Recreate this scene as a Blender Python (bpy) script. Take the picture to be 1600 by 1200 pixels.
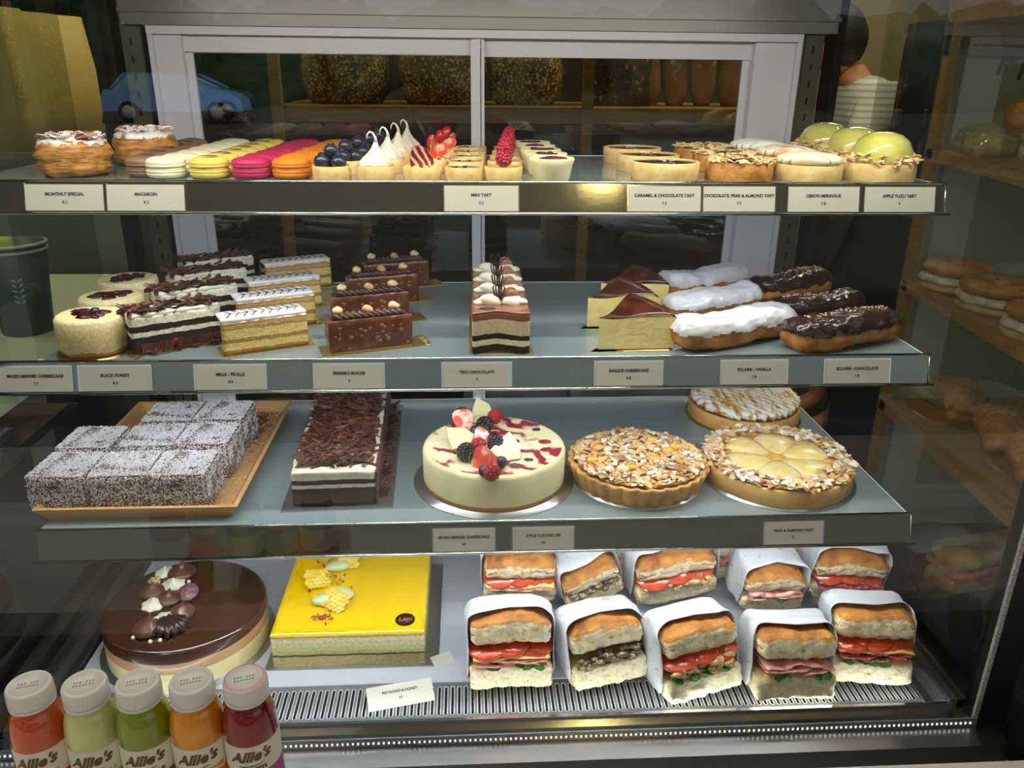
import bpy, bmesh, math, random
from mathutils import Vector, Matrix, noise
PI = math.pi
R = math.radians
rnd = random.Random(11)
C = bpy.context.scene.collection
for o in list(bpy.data.objects):
    bpy.data.objects.remove(o)

# ------------------------------------------------------------------ camera
ZO = 1.55                                   # eye height above the shop floor
F = 1258.4
PITCH, YAW, ROLL = .3678, .0589, .0109
CAM = Vector((.5529, -1.3645, ZO))
fwd = Vector((math.sin(YAW)*math.cos(PITCH), math.cos(YAW)*math.cos(PITCH), -math.sin(PITCH)))
rgt = Vector((math.cos(YAW), -math.sin(YAW), 0))
upv = rgt.cross(fwd)
r_ = math.cos(ROLL)*rgt + math.sin(ROLL)*upv
u_ = -math.sin(ROLL)*rgt + math.cos(ROLL)*upv
cd = bpy.data.cameras.new('camera'); cam = bpy.data.objects.new('camera', cd); C.objects.link(cam)
cam.matrix_world = Matrix(((r_.x, u_.x, -fwd.x, CAM.x), (r_.y, u_.y, -fwd.y, CAM.y), (r_.z, u_.z, -fwd.z, CAM.z), (0, 0, 0, 1)))
cd.sensor_fit = 'HORIZONTAL'; cd.sensor_width = 36; cd.lens = F*36/1600; cd.clip_start = .02
bpy.context.scene.camera = cam

# ------------------------------------------------------------------ view, world, big lights
sc = bpy.context.scene
sc.view_settings.view_transform = 'Standard'; sc.view_settings.look = 'None'
sc.view_settings.gamma = 1; sc.view_settings.use_curve_mapping = False
sc.view_settings.exposure = 0.0
w = bpy.data.worlds.new('world'); sc.world = w; w.use_nodes = True
bg = w.node_tree.nodes['Background']; bg.inputs[0].default_value = (.80, .90, 1.0, 1); bg.inputs[1].default_value = .58

def area(name, loc, rot, sx, sy, power, col=(1, 1, 1), spread=180):
    l = bpy.data.lights.new(name, 'AREA'); l.shape = 'RECTANGLE'; l.size = sx; l.size_y = sy
    l.energy = power; l.color = col; l.spread = R(spread)
    o = bpy.data.objects.new(name, l); C.objects.link(o); o.location = loc; o.rotation_euler = rot
    return o
# shelves: height and front edge
Z = {1: ZO-.125, 2: ZO-.3377, 3: ZO-.5552, 4: ZO-.8169}
YF = {1: -.3598, 2: -.3997, 3: -.4328, 4: -.5048}
W = 1.15
COOL = (.93, .97, 1.0)
area('led_strip_top', (.58, -.47, ZO+.115), (R(28), 0, 0), 1.15, .014, 4.1, (1, .95, .84))
area('led_strip_shelf', (.575, YF[1]+.022, Z[1]-.012), (R(24), 0, 0), 1.12, .010, 2.0, COOL)
area('led_strip_shelf', (.575, YF[2]+.022, Z[2]-.012), (R(24), 0, 0), 1.12, .010, 2.5, COOL)
area('led_strip_shelf', (.575, YF[3]+.022, Z[3]-.012), (R(20), 0, 0), 1.12, .010, 2.7, COOL)
area('led_strip_base', (.575, -.500, Z[4]+.006), (R(118), 0, 0), 1.2, .008, .42, COOL)
# warm fill lights added to brighten what stands behind and beside the cabinet
area('warm_fill_light', (.65, .55, ZO+1.10), (R(8), 0, 0), 1.4, .3, 9, (1, .86, .58))
area('warm_fill_light', (-.35, -1.5, ZO+.95), (R(28), 0, 0), .3, .3, 5, (1, .93, .75))
area('warm_fill_light', (1.75, .35, ZO+1.10), (R(-12), 0, 0), .8, .5, 30, (1, .88, .62))
area('warm_fill_light', (2.1, 1.9, ZO+1.10), (R(-8), 0, 0), .8, .5, 7, (1, .93, .78))
area('warm_fill_light', (-.75, -.2, ZO+1.10), (0, R(-14), 0), .6, .6, 13, (1, .92, .70))
sun = bpy.data.lights.new('sun', 'SUN'); sun.energy = 5.0; sun.angle = .05; sun.color = (1, .95, .86)
so_ = bpy.data.objects.new('sun', sun); C.objects.link(so_); so_.rotation_euler = (R(-50), 0, R(-14))

# ------------------------------------------------------------------ pixel -> point on a horizontal plane
def ray(px, py):
    return fwd + r_*((px-800)/F) + u_*((600-py)/F)
def at(px, py, z):
    d = ray(px, py); p = CAM + d*((z-CAM.z)/d.z); return p.x, p.y
def aty(px, py, y):
    d = ray(px, py); return CAM + d*((y-CAM.y)/d.y)

# ------------------------------------------------------------------ materials
MATS = {}
def _new(name):
    m = bpy.data.materials.new(name); m.use_nodes = True
    nt = m.node_tree; b = nt.nodes['Principled BSDF']
    return m, nt, b
def _noise(nt, scale, detail=4, vec=None, dist=0):
    n = nt.nodes.new('ShaderNodeTexNoise'); n.inputs['Scale'].default_value = scale
    n.inputs['Detail'].default_value = detail; n.inputs['Distortion'].default_value = dist
    if vec is not None: nt.links.new(vec, n.inputs['Vector'])
    return n
def _ramp(nt, fac, stops, interp='LINEAR'):
    r = nt.nodes.new('ShaderNodeValToRGB'); r.color_ramp.interpolation = interp
    e = r.color_ramp.elements
    while len(e) > 1: e.remove(e[-1])
    e[0].position = stops[0][0]; e[0].color = (*stops[0][1], 1)
    for p, c in stops[1:]:
        x = e.new(p); x.color = (*c, 1)
    nt.links.new(fac, r.inputs[0]); return r
def _bump(nt, b, h, dist):
    bp = nt.nodes.new('ShaderNodeBump'); bp.inputs['Strength'].default_value = 1; bp.inputs['Distance'].default_value = dist
    nt.links.new(h, bp.inputs['Height']); nt.links.new(bp.outputs[0], b.inputs['Normal'])
def _coord(nt):
    return nt.nodes.new('ShaderNodeTexCoord').outputs['Object']
def mat(name, col, rough=.5, col2=None, ns=60, lo=.4, hi=.6, bump=0, bs=150, metal=0, sss=0, coat=0, alpha=1, emit=0, spec=.5, col3=None, lo3=.6, hi3=.65, ns3=None, detail=4, aniso=None):
    if name in MATS: return MATS[name]
    m, nt, b = _new(name); v = _coord(nt)
    if aniso:
        mp = nt.nodes.new('ShaderNodeMapping'); mp.inputs['Scale'].default_value = aniso; nt.links.new(v, mp.inputs[0]); v = mp.outputs[0]
    b.inputs['Base Color'].default_value = (*col, 1); b.inputs['Roughness'].default_value = rough
    b.inputs['Metallic'].default_value = metal; b.inputs['Specular IOR Level'].default_value = spec
    if sss:
        b.inputs['Subsurface Weight'].default_value = sss; b.inputs['Subsurface Radius'].default_value = (1, .6, .4); b.inputs['Subsurface Scale'].default_value = .004
    if coat: b.inputs['Coat Weight'].default_value = coat; b.inputs['Coat Roughness'].default_value = .08
    out = None
    if col2:
        n = _noise(nt, ns, detail, v); r = _ramp(nt, n.outputs[0], [(lo, col), (hi, col2)]); out = r.outputs[0]
        if col3:
            n3 = _noise(nt, ns3 or ns*2.3, detail, v, .3); f = _ramp(nt, n3.outputs[0], [(lo3, (0, 0, 0)), (hi3, (1, 1, 1))])
            mx = nt.nodes.new('ShaderNodeMix'); mx.data_type = 'RGBA'; nt.links.new(f.outputs[0], mx.inputs[0])
            nt.links.new(out, mx.inputs[6]); mx.inputs[7].default_value = (*col3, 1); out = mx.outputs[2]
        nt.links.new(out, b.inputs['Base Color'])
    if bump: _bump(nt, b, _noise(nt, bs, 6, v).outputs[0], bump)
    if emit:
        b.inputs['Emission Color'].default_value = (*col, 1); b.inputs['Emission Strength'].default_value = emit
    MATS[name] = m; return m
def layered(name, H, stops, wob=.002, ws=90, bump=.0006, bs=220, rough=.6, speck=None, sps=260, coat=0, tint=.12):
    """horizontal layers by height; stops [(z, colour)] in metres"""
    m, nt, b = _new(name); v = _coord(nt)
    sx = nt.nodes.new('ShaderNodeSeparateXYZ'); nt.links.new(v, sx.inputs[0])
    n = _noise(nt, ws, 5, v)
    a = nt.nodes.new('ShaderNodeMath'); a.operation = 'MULTIPLY_ADD'; nt.links.new(n.outputs[0], a.inputs[0]); a.inputs[1].default_value = wob*2
    s0 = nt.nodes.new('ShaderNodeMath'); s0.operation = 'SUBTRACT'; nt.links.new(sx.outputs[2], s0.inputs[0]); s0.inputs[1].default_value = wob
    nt.links.new(s0.outputs[0], a.inputs[2])
    d = nt.nodes.new('ShaderNodeMath'); d.operation = 'DIVIDE'; nt.links.new(a.outputs[0], d.inputs[0]); d.inputs[1].default_value = H
    r = _ramp(nt, d.outputs[0], [(max(0, z/H), c) for z, c in stops], 'CONSTANT')
    n2 = _noise(nt, sps, 4, v)
    rr = _ramp(nt, n2.outputs[0], [(.3, (1-tint*2.2,)*3), (.62, (1, 1, 1))])
    mx = nt.nodes.new('ShaderNodeMix'); mx.data_type = 'RGBA'; mx.blend_type = 'MULTIPLY'; mx.inputs[0].default_value = 1
    nt.links.new(r.outputs[0], mx.inputs[6]); nt.links.new(rr.outputs[0], mx.inputs[7])
    out = mx.outputs[2]
    nt.links.new(out, b.inputs['Base Color']); b.inputs['Roughness'].default_value = rough
    if coat: b.inputs['Coat Weight'].default_value = coat
    if bump: _bump(nt, b, _noise(nt, bs, 6, v).outputs[0], bump)
    return m
def glass(name, tint, refl=.06, rough=0.0, power=5):
    """thin sheet: mostly see-through, mirrors by angle"""
    m, nt, b = _new(name); nt.nodes.remove(b)
    t = nt.nodes.new('ShaderNodeBsdfTransparent'); t.inputs[0].default_value = (*tint, 1)
    g = nt.nodes.new('ShaderNodeBsdfGlossy'); g.inputs['Roughness'].default_value = rough
    lw = nt.nodes.new('ShaderNodeFresnel'); lw.inputs[0].default_value = 1.5
    mm = nt.nodes.new('ShaderNodeMath'); mm.operation = 'MULTIPLY'; mm.inputs[1].default_value = refl/.04; nt.links.new(lw.outputs[0], mm.inputs[0]); mm.use_clamp = True
    ge = nt.nodes.new('ShaderNodeNewGeometry'); bf = nt.nodes.new('ShaderNodeMath'); bf.operation = 'SUBTRACT'; bf.inputs[0].default_value = 1; nt.links.new(ge.outputs['Backfacing'], bf.inputs[1])
    m2 = nt.nodes.new('ShaderNodeMath'); m2.operation = 'MULTIPLY'; nt.links.new(mm.outputs[0], m2.inputs[0]); nt.links.new(bf.outputs[0], m2.inputs[1])
    x = nt.nodes.new('ShaderNodeMixShader'); nt.links.new(m2.outputs[0], x.inputs[0]); nt.links.new(t.outputs[0], x.inputs[1]); nt.links.new(g.outputs[0], x.inputs[2])
    nt.links.new(x.outputs[0], nt.nodes['Material Output'].inputs[0]); return m
def stripes(name, c1, c2, scale, dist, direction='X', rough=.5, lo=.45, hi=.55, mask=None, bump=0, coat=0, c3=None, sss=0, dscale=1.0):
    m, nt, b = _new(name); v = _coord(nt)
    wv = nt.nodes.new('ShaderNodeTexWave'); wv.inputs['Scale'].default_value = scale; wv.inputs['Distortion'].default_value = dist
    wv.inputs['Detail'].default_value = 3; wv.inputs['Detail Scale'].default_value = dscale; wv.bands_direction = direction; nt.links.new(v, wv.inputs[0])
    fac = wv.outputs[1]
    if mask:
        n = _noise(nt, mask[0], 3, v); r = _ramp(nt, n.outputs[0], [(mask[1], (0, 0, 0)), (mask[2], (1, 1, 1))])
        mu = nt.nodes.new('ShaderNodeMath'); mu.operation = 'MULTIPLY'; nt.links.new(fac, mu.inputs[0]); nt.links.new(r.outputs[0], mu.inputs[1]); fac = mu.outputs[0]
    st = [(lo, c1), (hi, c2)] + ([(min(1, hi+.2), c3)] if c3 else [])
    r = _ramp(nt, fac, st); nt.links.new(r.outputs[0], b.inputs['Base Color']); b.inputs['Roughness'].default_value = rough
    if coat: b.inputs['Coat Weight'].default_value = coat
    if bump: _bump(nt, b, wv.outputs[1], bump)
    return m
def hexc(h, k=1.0):
    def f(x):
        x /= 255; return (x/12.92 if x <= .04045 else ((x+.055)/1.055)**2.4)*k
    return tuple(f(int(h[i:i+2], 16)) for i in (0, 2, 4))

M = {}
M['steel'] = mat('brushed_steel', (.55, .56, .57), .28, metal=1, bump=.00005, bs=40, aniso=(1, 40, 40))
M['alu'] = mat('white_aluminium', hexc('c9c7d0'), .38, metal=0, coat=.2)
M['chrome'] = mat('bright_edge_metal', (.85, .86, .85), .15, metal=1)
M['black'] = mat('black_frame', (.008, .008, .008), .6, spec=.2)
M['dark'] = mat('dark_grey', (.03, .03, .034), .5)
M['shelf'] = mat('frosted_shelf_glass', hexc('7f8f93'), .16, coat=.6)
M['edge'] = mat('pale_glass_edge', hexc('d6e6e6'), .2)
M['rail'] = mat('price_rail_mirror_plastic', (.26, .265, .23), .10, metal=.9, bump=.0002, bs=14)
M['card'] = mat('white_card', hexc('c4c2b6'), .6)
M['ink'] = mat('black_ink', (.01, .01, .01), .6)
M['ink_grey'] = mat('grey_ink', (.3, .3, .32), .6)
M['frontglass'] = glass('front_glass', (.96, .975, .965), .075)
M['sideglass'] = glass('side_glass', (.80, .84, .80), .06)
M['doorglass'] = glass('sliding_door_glass', (.62, .66, .62), .11)
M['deck'] = mat('white_deck_panel', hexc('c3c8d6'), .22, coat=.4)
def by_normal(name, crumb, crust, crust2, lo=.25, hi=.6):
    m, nt, b = _new(name); tc = nt.nodes.new('ShaderNodeTexCoord'); v = tc.outputs['Object']
    sx = nt.nodes.new('ShaderNodeSeparateXYZ'); nt.links.new(tc.outputs['Normal'], sx.inputs[0])
    n0 = _noise(nt, 120, 4, v); ad = nt.nodes.new('ShaderNodeMath'); ad.operation = 'MULTIPLY_ADD'; nt.links.new(n0.outputs[0], ad.inputs[0]); ad.inputs[1].default_value = .5
    s1 = nt.nodes.new('ShaderNodeMath'); s1.operation = 'SUBTRACT'; nt.links.new(sx.outputs[2], s1.inputs[0]); s1.inputs[1].default_value = .25; nt.links.new(s1.outputs[0], ad.inputs[2])
    f = _ramp(nt, ad.outputs[0], [(lo, (0, 0, 0)), (hi, (1, 1, 1))])
    c = _ramp(nt, _noise(nt, 45, 4, v).outputs[0], [(.35, crust), (.7, crust2)])
    k = _ramp(nt, _noise(nt, 150, 5, v).outputs[0], [(.30, hexc('c2a468')), (.42, crumb), (.62, hexc('f6ead0'))])
    mx = nt.nodes.new('ShaderNodeMix'); mx.data_type = 'RGBA'; nt.links.new(f.outputs[0], mx.inputs[0]); nt.links.new(k.outputs[0], mx.inputs[6]); nt.links.new(c.outputs[0], mx.inputs[7])
    nt.links.new(mx.outputs[2], b.inputs['Base Color']); b.inputs['Roughness'].default_value = .6
    _bump(nt, b, _noise(nt, 210, 6, v).outputs[0], .0018); return m
M['crust'] = mat('shortcrust', hexc('ecd092'), .6, hexc('dcae66'), 90, .35, .75, bump=.0006, bs=420)
M['crust_dark'] = mat('baked_crust', hexc('d79a50'), .6, hexc('a9682a'), 70, .35, .7, bump=.0008, bs=350)
M['pastry'] = mat('flaky_pastry', hexc('d59a4a'), .5, hexc('8a4a1c'), 45, .35, .7, bump=.0012, bs=120, aniso=(1, 1, 6))
M['sugar'] = mat('white_icing', hexc('f4f2f0'), .35, hexc('dedad8'), 40, .3, .7, bump=.0008, bs=90, coat=.3)
M['choc'] = mat('dark_chocolate', hexc('3a2018'), .32, hexc('2a140e'), 60, bump=.0003, bs=120, coat=.3)
M['shav'] = mat('chocolate_shavings', hexc('5b3629'), .45, hexc('3a1f17'), 60, .35, .65)
M['shav2'] = mat('chocolate_shavings_light', hexc('7b4a35'), .45, hexc('55301f'), 60, .35, .65)
M['milk'] = mat('milk_chocolate', hexc('7d4a30'), .3, hexc('6a3c26'), 50, bump=.0004, bs=100, coat=.4)
M['cream'] = mat('whipped_cream', hexc('e8e1cc'), .5, sss=.3, bump=.0006, bs=120)
M['almond'] = mat('almond_flakes', hexc('e8c284'), .5, hexc('bf8040'), 60, .4, .7, col3=hexc('f4ece0'), lo3=.50, hi3=.66, ns3=45)
M['almond_pale'] = mat('pale_almond_flakes', hexc('f3dfb0'), .5, hexc('e0bc7c'), 90, .4, .75)
M['gold'] = mat('gold_cake_board', (.75, .52, .18), .3, metal=.9)
M['silver'] = mat('silver_cake_board', (.62, .64, .65), .28, metal=.9, bump=.0002, bs=200)
M['leaf'] = mat('green_leaf', hexc('4d8a2a'), .4, hexc('2d5c1a'), 120)
M['red'] = mat('strawberry_red', hexc('c81e14'), .28, hexc('9c0f10'), 180, .45, .7, coat=.5, bump=.0004, bs=500)
M['redflesh'] = mat('strawberry_flesh', hexc('e8503c'), .35, hexc('f5cdb8'), 70, .48, .62, coat=.4)
M['rasp'] = mat('raspberry', hexc('b8122f'), .35, hexc('8e0a22'), 200, sss=.2, coat=.3)
M['blackb'] = mat('blackberry', (.018, .010, .022), .22, coat=.6)
M['blue'] = mat('blueberry', (.016, .020, .042), .35, hexc('4a5670'), 70, .55, .8, coat=.3)
M['whitechoc'] = mat('white_chocolate', hexc('e2d8a8'), .4, bump=.0006, bs=90)

# ------------------------------------------------------------------ mesh collector
class MB:
    def __init__(s): s.v = []; s.f = []; s.m = []; s.fl = []
    def add(s, vs, fs, mi=0, T=None, flat=False):
        n = len(s.v)
        if T is not None: vs = [T @ Vector(v) for v in vs]
        s.v.extend([tuple(v) for v in vs])
        for i, f in enumerate(fs):
            s.f.append(tuple(n+k for k in f)); s.m.append(mi[i] if isinstance(mi, list) else mi); s.fl.append(flat)
        return s
    def box(s, x0, x1, y0, y1, z0, z1, mi=0, T=None):
        vs = [(x, y, z) for z in (z0, z1) for y in (y0, y1) for x in (x0, x1)]
        return s.add(vs, [(0, 2, 3, 1), (4, 5, 7, 6), (0, 1, 5, 4), (2, 6, 7, 3), (0, 4, 6, 2), (1, 3, 7, 5)], mi, T, True)
    def lathe(s, prof, seg=32, mi=0, T=None, rf=None, flat=False):
        """prof [(r,z)] bottom to top on the outside; rf(theta,r,z)->(r,z)"""
        vs = []; idx = []
        for r, z in prof:
            if r <= 1e-7:
                idx.append([len(vs)]*seg); vs.append((0, 0, z)); continue
            row = []
            for k in range(seg):
                t = 2*PI*k/seg; rr, zz = rf(t, r, z) if rf else (r, z)
                row.append(len(vs)); vs.append((rr*math.cos(t), rr*math.sin(t), zz))
            idx.append(row)
        fs = []; ms = []
        for i in range(len(prof)-1):
            a, b = idx[i], idx[i+1]
            for k in range(seg):
                l = (k+1) % seg; f = []
                for q in (a[k], a[l], b[l], b[k]):
                    if q not in f: f.append(q)
                if len(f) > 2: fs.append(tuple(f)); ms.append(mi[i] if isinstance(mi, list) else mi)
        return s.add(vs, fs, ms, T, flat)
    def tube(s, pts, rad, seg=6, mi=0, T=None, flatz=1):
        pts = [Vector(p) for p in pts]; vs = []; n = len(pts)
        prev = None
        for i, p in enumerate(pts):
            d = (pts[min(i+1, n-1)]-pts[max(i-1, 0)]).normalized()
            a = Vector((0, 0, 1)) if abs(d.z) < .95 else Vector((1, 0, 0))
            if prev is not None: a = prev
            x = d.cross(a).normalized(); y = x.cross(d).normalized(); prev = y
            r = rad[i] if isinstance(rad, (list, tuple)) else rad
            for k in range(seg):
                t = 2*PI*k/seg; vs.append(p + x*(r*math.cos(t)) + y*(r*math.sin(t)*flatz))
        fs = [(i*seg+k, i*seg+(k+1) % seg, (i+1)*seg+(k+1) % seg, (i+1)*seg+k) for i in range(n-1) for k in range(seg)]
        fs += [tuple(range(seg-1, -1, -1)), tuple(range((n-1)*seg, n*seg))]
        return s.add(vs, fs, mi, T)
    def gb(s, c, size, n=(8, 8, 8), r=.003, amp=0, freq=60, seed=0, deform=None, mi=0, keep=None, T=None):
        """rounded, noise-roughened block"""
        h = Vector(size)/2; r = min(r, min(h)*.999); vs = []; key = {}; fs = []; ms = []
        off = Vector((seed*1.7, seed*3.1, seed*.9))
        def vert(i, j, k):
            if (i, j, k) in key: return key[i, j, k]
            p = Vector(((2*i/n[0]-1)*h.x, (2*j/n[1]-1)*h.y, (2*k/n[2]-1)*h.z))
            q = Vector([max(-(h[a]-r), min(h[a]-r, p[a])) for a in range(3)])
            d = p-q
            if d.length > 1e-9: d.normalize(); p = q+d*r
            else: d = p.normalized()
            if amp:
                p = p + d*(noise.noise(p*freq+off)*amp + noise.noise(p*freq*2.7+off)*amp*.5)
            if deform: p = deform(p)
            key[i, j, k] = len(vs); vs.append(p+Vector(c)); return key[i, j, k]
        def face(a, b, cc, d):
            f = (vert(*a), vert(*b), vert(*cc), vert(*d))
            P = [vs[x]-Vector(c) for x in f]
            ctr = (P[0]+P[1]+P[2]+P[3])/4; nn = (P[2]-P[0]).cross(P[3]-P[1])
            nn = nn.normalized() if nn.length > 0 else Vector((0, 0, 1))
            if keep and not keep(ctr, nn): return
            fs.append(f); ms.append(mi(ctr, nn) if callable(mi) else mi)
        nx, ny, nz = n
        for i in range(nx):
            for j in range(ny):
                face((i, j, 0), (i, j+1, 0), (i+1, j+1, 0), (i+1, j, 0)); face((i, j, nz), (i+1, j, nz), (i+1, j+1, nz), (i, j+1, nz))
            for k in range(nz):
                face((i, 0, k), (i+1, 0, k), (i+1, 0, k+1), (i, 0, k+1)); face((i, ny, k), (i, ny, k+1), (i+1, ny, k+1), (i+1, ny, k))
        for j in range(ny):
            for k in range(nz):
                face((0, j, k), (0, j, k+1), (0, j+1, k+1), (0, j+1, k)); face((nx, j, k), (nx, j+1, k), (nx, j+1, k+1), (nx, j, k+1))
        return s.add(vs, fs, ms, T)
    def ball(s, c, r, seg=12, mi=0, T=None, sq=(1, 1, 1), amp=0, freq=100, seed=0):
        n = max(4, seg//2); vs = []; fs = []
        for i in range(n+1):
            ph = PI*i/n
            for k in range(seg):
                t = 2*PI*k/seg; d = Vector((math.sin(ph)*math.cos(t), math.sin(ph)*math.sin(t), -math.cos(ph)))
                rr = r*(1+(noise.noise(d*freq*r+Vector((seed, seed*2, 0)))*amp if amp else 0))
                vs.append((c[0]+d.x*rr*sq[0], c[1]+d.y*rr*sq[1], c[2]+d.z*rr*sq[2]))
        for i in range(n):
            for k in range(seg):
                l = (k+1) % seg; fs.append((i*seg+k, i*seg+l, (i+1)*seg+l, (i+1)*seg+k))
        return s.add(vs, fs, mi, T)
    def flake(s, p, L, Wd, t, rot, mi=0, curl=0, oval=False):
        """thin chip with real thickness"""
        if oval: out = [(math.cos(a)*L/2, math.sin(a)*Wd/2*(1+.2*math.cos(a))) for a in [2*PI*k/7 for k in range(7)]]
        else: out = [(-L/2, -Wd/2*.6), (0, -Wd/2), (L/2, -Wd/2*.5), (L/2*.9, Wd/2*.7), (0, Wd/2), (-L/2*.9, Wd/2*.8)]
        n = len(out); vs = []
        for z in (-t/2, t/2):
            for x, y in out: vs.append((x, y, z - curl*(x/(L/2))**2*L*.25))
        fs = [tuple(range(n-1, -1, -1)), tuple(range(n, 2*n))] + [(i, (i+1) % n, n+(i+1) % n, n+i) for i in range(n)]
        return s.add(vs, fs, mi, Matrix.Translation(p) @ rot.to_matrix().to_4x4() if hasattr(rot, 'to_matrix') else Matrix.Translation(p) @ rot, True)
    def disc_field(s, Rr, nr, nt, zf, mi=0, T=None, zb=None, rf=None):
        vs = [(0, 0, zf(0, 0))]; fs = []
        for i in range(1, nr+1):
            for k in range(nt):
                t = 2*PI*k/nt; r = Rr*i/nr
                if rf: r *= rf(t)
                x, y = r*math.cos(t), r*math.sin(t); vs.append((x, y, zf(x, y)))
        for k in range(nt):
            fs.append((0, 1+k, 1+(k+1) % nt))
            for i in range(nr-1):
                a = 1+i*nt; b = a+nt; fs.append((a+k, b+k, b+(k+1) % nt, a+(k+1) % nt))
        if zb is not None:
            a = 1+(nr-1)*nt; b = len(vs)
            for k in range(nt):
                x, y, z = vs[a+k]; vs.append((x*.985, y*.985, zb))
            for k in range(nt): fs.append((a+k, b+k, b+(k+1) % nt, a+(k+1) % nt))
        return s.add(vs, fs, mi, T)
def eul(a, b, c):
    return Matrix.Rotation(c, 4, 'Z') @ Matrix.Rotation(b, 4, 'Y') @ Matrix.Rotation(a, 4, 'X')

def part(name, mb, mats, parent=None, label=None, loc=None):
    me = bpy.data.meshes.new(name); me.from_pydata(mb.v, [], mb.f); me.update()
    if not isinstance(mats, (list, tuple)): mats = [mats]
    for m in mats: me.materials.append(m)
    me.polygons.foreach_set('material_index', [min(i, len(mats)-1) for i in mb.m])
    me.polygons.foreach_set('use_smooth', [not f for f in mb.fl]); me.update()
    o = bpy.data.objects.new(name, me); C.objects.link(o)
    if parent: o.parent = parent
    if label: o['label'] = label
    if loc: o.location = loc
    return o
def thing(name, label, cat, loc=(0, 0, 0), rz=0, group=None):
    o = bpy.data.objects.new(name, None); C.objects.link(o); o.empty_display_size = .02
    o.location = loc; o.rotation_euler = (0, 0, rz); o['label'] = label; o['category'] = cat
    if group: o['group'] = group
    return o
def tag(o, label, cat, group=None):
    o['label'] = label; o['category'] = cat
    if group: o['group'] = group
    return o
def struct(o): o['kind'] = 'structure'; return o
def kids(o): return [c for c in C.objects if c.parent is o]
def dup(root, loc, rz=0, label=None, cat=None, group=None, scale=None):
    kid = {}
    for c in C.objects:
        if c.parent: kid.setdefault(c.parent.name, []).append(c)
    def rec(o, par):
        c = o.copy(); C.objects.link(c); c.parent = par
        for k in kid.get(o.name, []): rec(k, c)
        return c
    r = rec(root, None); r.location = loc; r.rotation_euler = (0, 0, rz)
    if label: r['label'] = label
    if group: r['group'] = group
    if scale: r.scale = scale
    return r
def place(proto, spots, labels):
    """first spot uses the proto itself, the rest are copies; spots (x,y,z,rz)"""
    for i, (s, l) in enumerate(zip(spots, labels)):
        if i == 0: proto.location = s[:3]; proto.rotation_euler = (0, 0, s[3]); proto['label'] = l
        else: dup(proto, s[:3], s[3], l)
def text_part(body, size, material, parent, M4, name='printed_text', ext=.00015, shear=0, wrap=None, bold=0):
    cu = bpy.data.curves.new(name, 'FONT'); cu.body = body; cu.size = size; cu.align_x = 'CENTER'; cu.align_y = 'CENTER'
    cu.extrude = ext; cu.shear = shear; cu.resolution_u = 3; cu.offset = bold
    o = bpy.data.objects.new(name, cu); C.objects.link(o)
    dg = bpy.context.evaluated_depsgraph_get(); dg.update()
    me = bpy.data.meshes.new_from_object(o.evaluated_get(dg)); bpy.data.objects.remove(o); bpy.data.curves.remove(cu)
    me.name = name
    if wrap:                                   # text lies in XY; bend it round a vertical cylinder facing -Y
        rr, tilt = wrap
        for v in me.vertices:
            x, y, z = v.co; a = x/rr; v.co = ((rr+z)*math.sin(a), -(rr+z)*math.cos(a), y+tilt*x)
    me.transform(M4); me.materials.clear(); me.materials.append(material)
    t = bpy.data.objects.new(name, me); C.objects.link(t)
    if parent: t.parent = parent
    return t
FACE = Matrix.Rotation(PI/2, 4, 'X')           # text plane turned to face -Y
ORD = ['', 'second', 'third', 'fourth', 'fifth', 'sixth', 'seventh', 'eighth']
def nth(i, n):
    return 'frontmost' if i == 0 else ('rearmost' if i == n-1 else ORD[i]+' from the front')
# ================================================================== THE SHOP (setting)
def slab(name, x0, x1, y0, y1, z0, z1, m):
    return struct(part(name, MB().box(x0, x1, y0, y1, z0, z1), m))
m_floor = mat('grey_floor', hexc('5a554c'), .35, hexc('46423b'), 3)
m_wall = mat('dark_olive_wall', hexc('3b3a2c'), .6, hexc('2c2c22'), 2)
m_ceil = mat('dark_ceiling', (.03, .032, .028), .7)
slab('floor', -4, 6, -3.2, 4.2, -.1, 0, m_floor)
slab('ceiling', -4, 6, -2.4, 4.2, ZO+1.15, ZO+1.25, m_ceil)
slab('wall_back', -4, 6, 4.2, 4.3, 0, ZO+1.25, m_wall)
slab('wall_left', -4.1, -4, -2.4, 4.2, 0, ZO+1.25, m_wall)
slab('wall_right', 6, 6.1, -2.4, 4.2, 0, ZO+1.25, m_wall)
m_lamp = mat('ceiling_lamp_diffuser', (1, .97, .85), .5, emit=9)
k = 0
for (x, y, L, a) in [(2.6, 2.2, .9, .25), (3.4, 3.0, .9, .25), (1.0, 3.2, .9, .2), (4.4, 1.6, .9, .25)]:
    t = thing('ceiling_lamp', ['slim linear ceiling lamp behind the cabinet at right', 'slim linear ceiling lamp farther back at right', 'slim linear ceiling lamp over the bread shelf', 'slim linear ceiling lamp at far right'][k], 'lamp', (x, y, ZO+1.15), a, 'linear ceiling lamps'); k += 1
    part('lamp_housing', MB().box(-L/2, L/2, -.03, .03, -.05, 0), M['alu'], t)
    part('lamp_diffuser', MB().box(-L/2+.01, L/2-.01, -.025, .025, -.056, -.05), m_lamp, t)
t = thing('pendant_lamp', 'warm round pendant lamp hanging in front of the display cabinet', 'lamp', (.965, -1.75, ZO+.47))
slab('added_fascia_1', -4, 6, -2.48, -2.40, ZO+.42, ZO+1.25, mat('rail_tint_olive', hexc('a8935a'), .7))  # unseen board added to narrow the opening and mirror olive in the top rail
part('cord', MB().tube([(0, 0, .68), (0, 0, .02)], .003), M['black'], t)
part('lamp_bulb', MB().ball((0, 0, -.03), .05, 16), mat('warm_bulb', (1, .72, .28), .4, emit=38), t)

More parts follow.
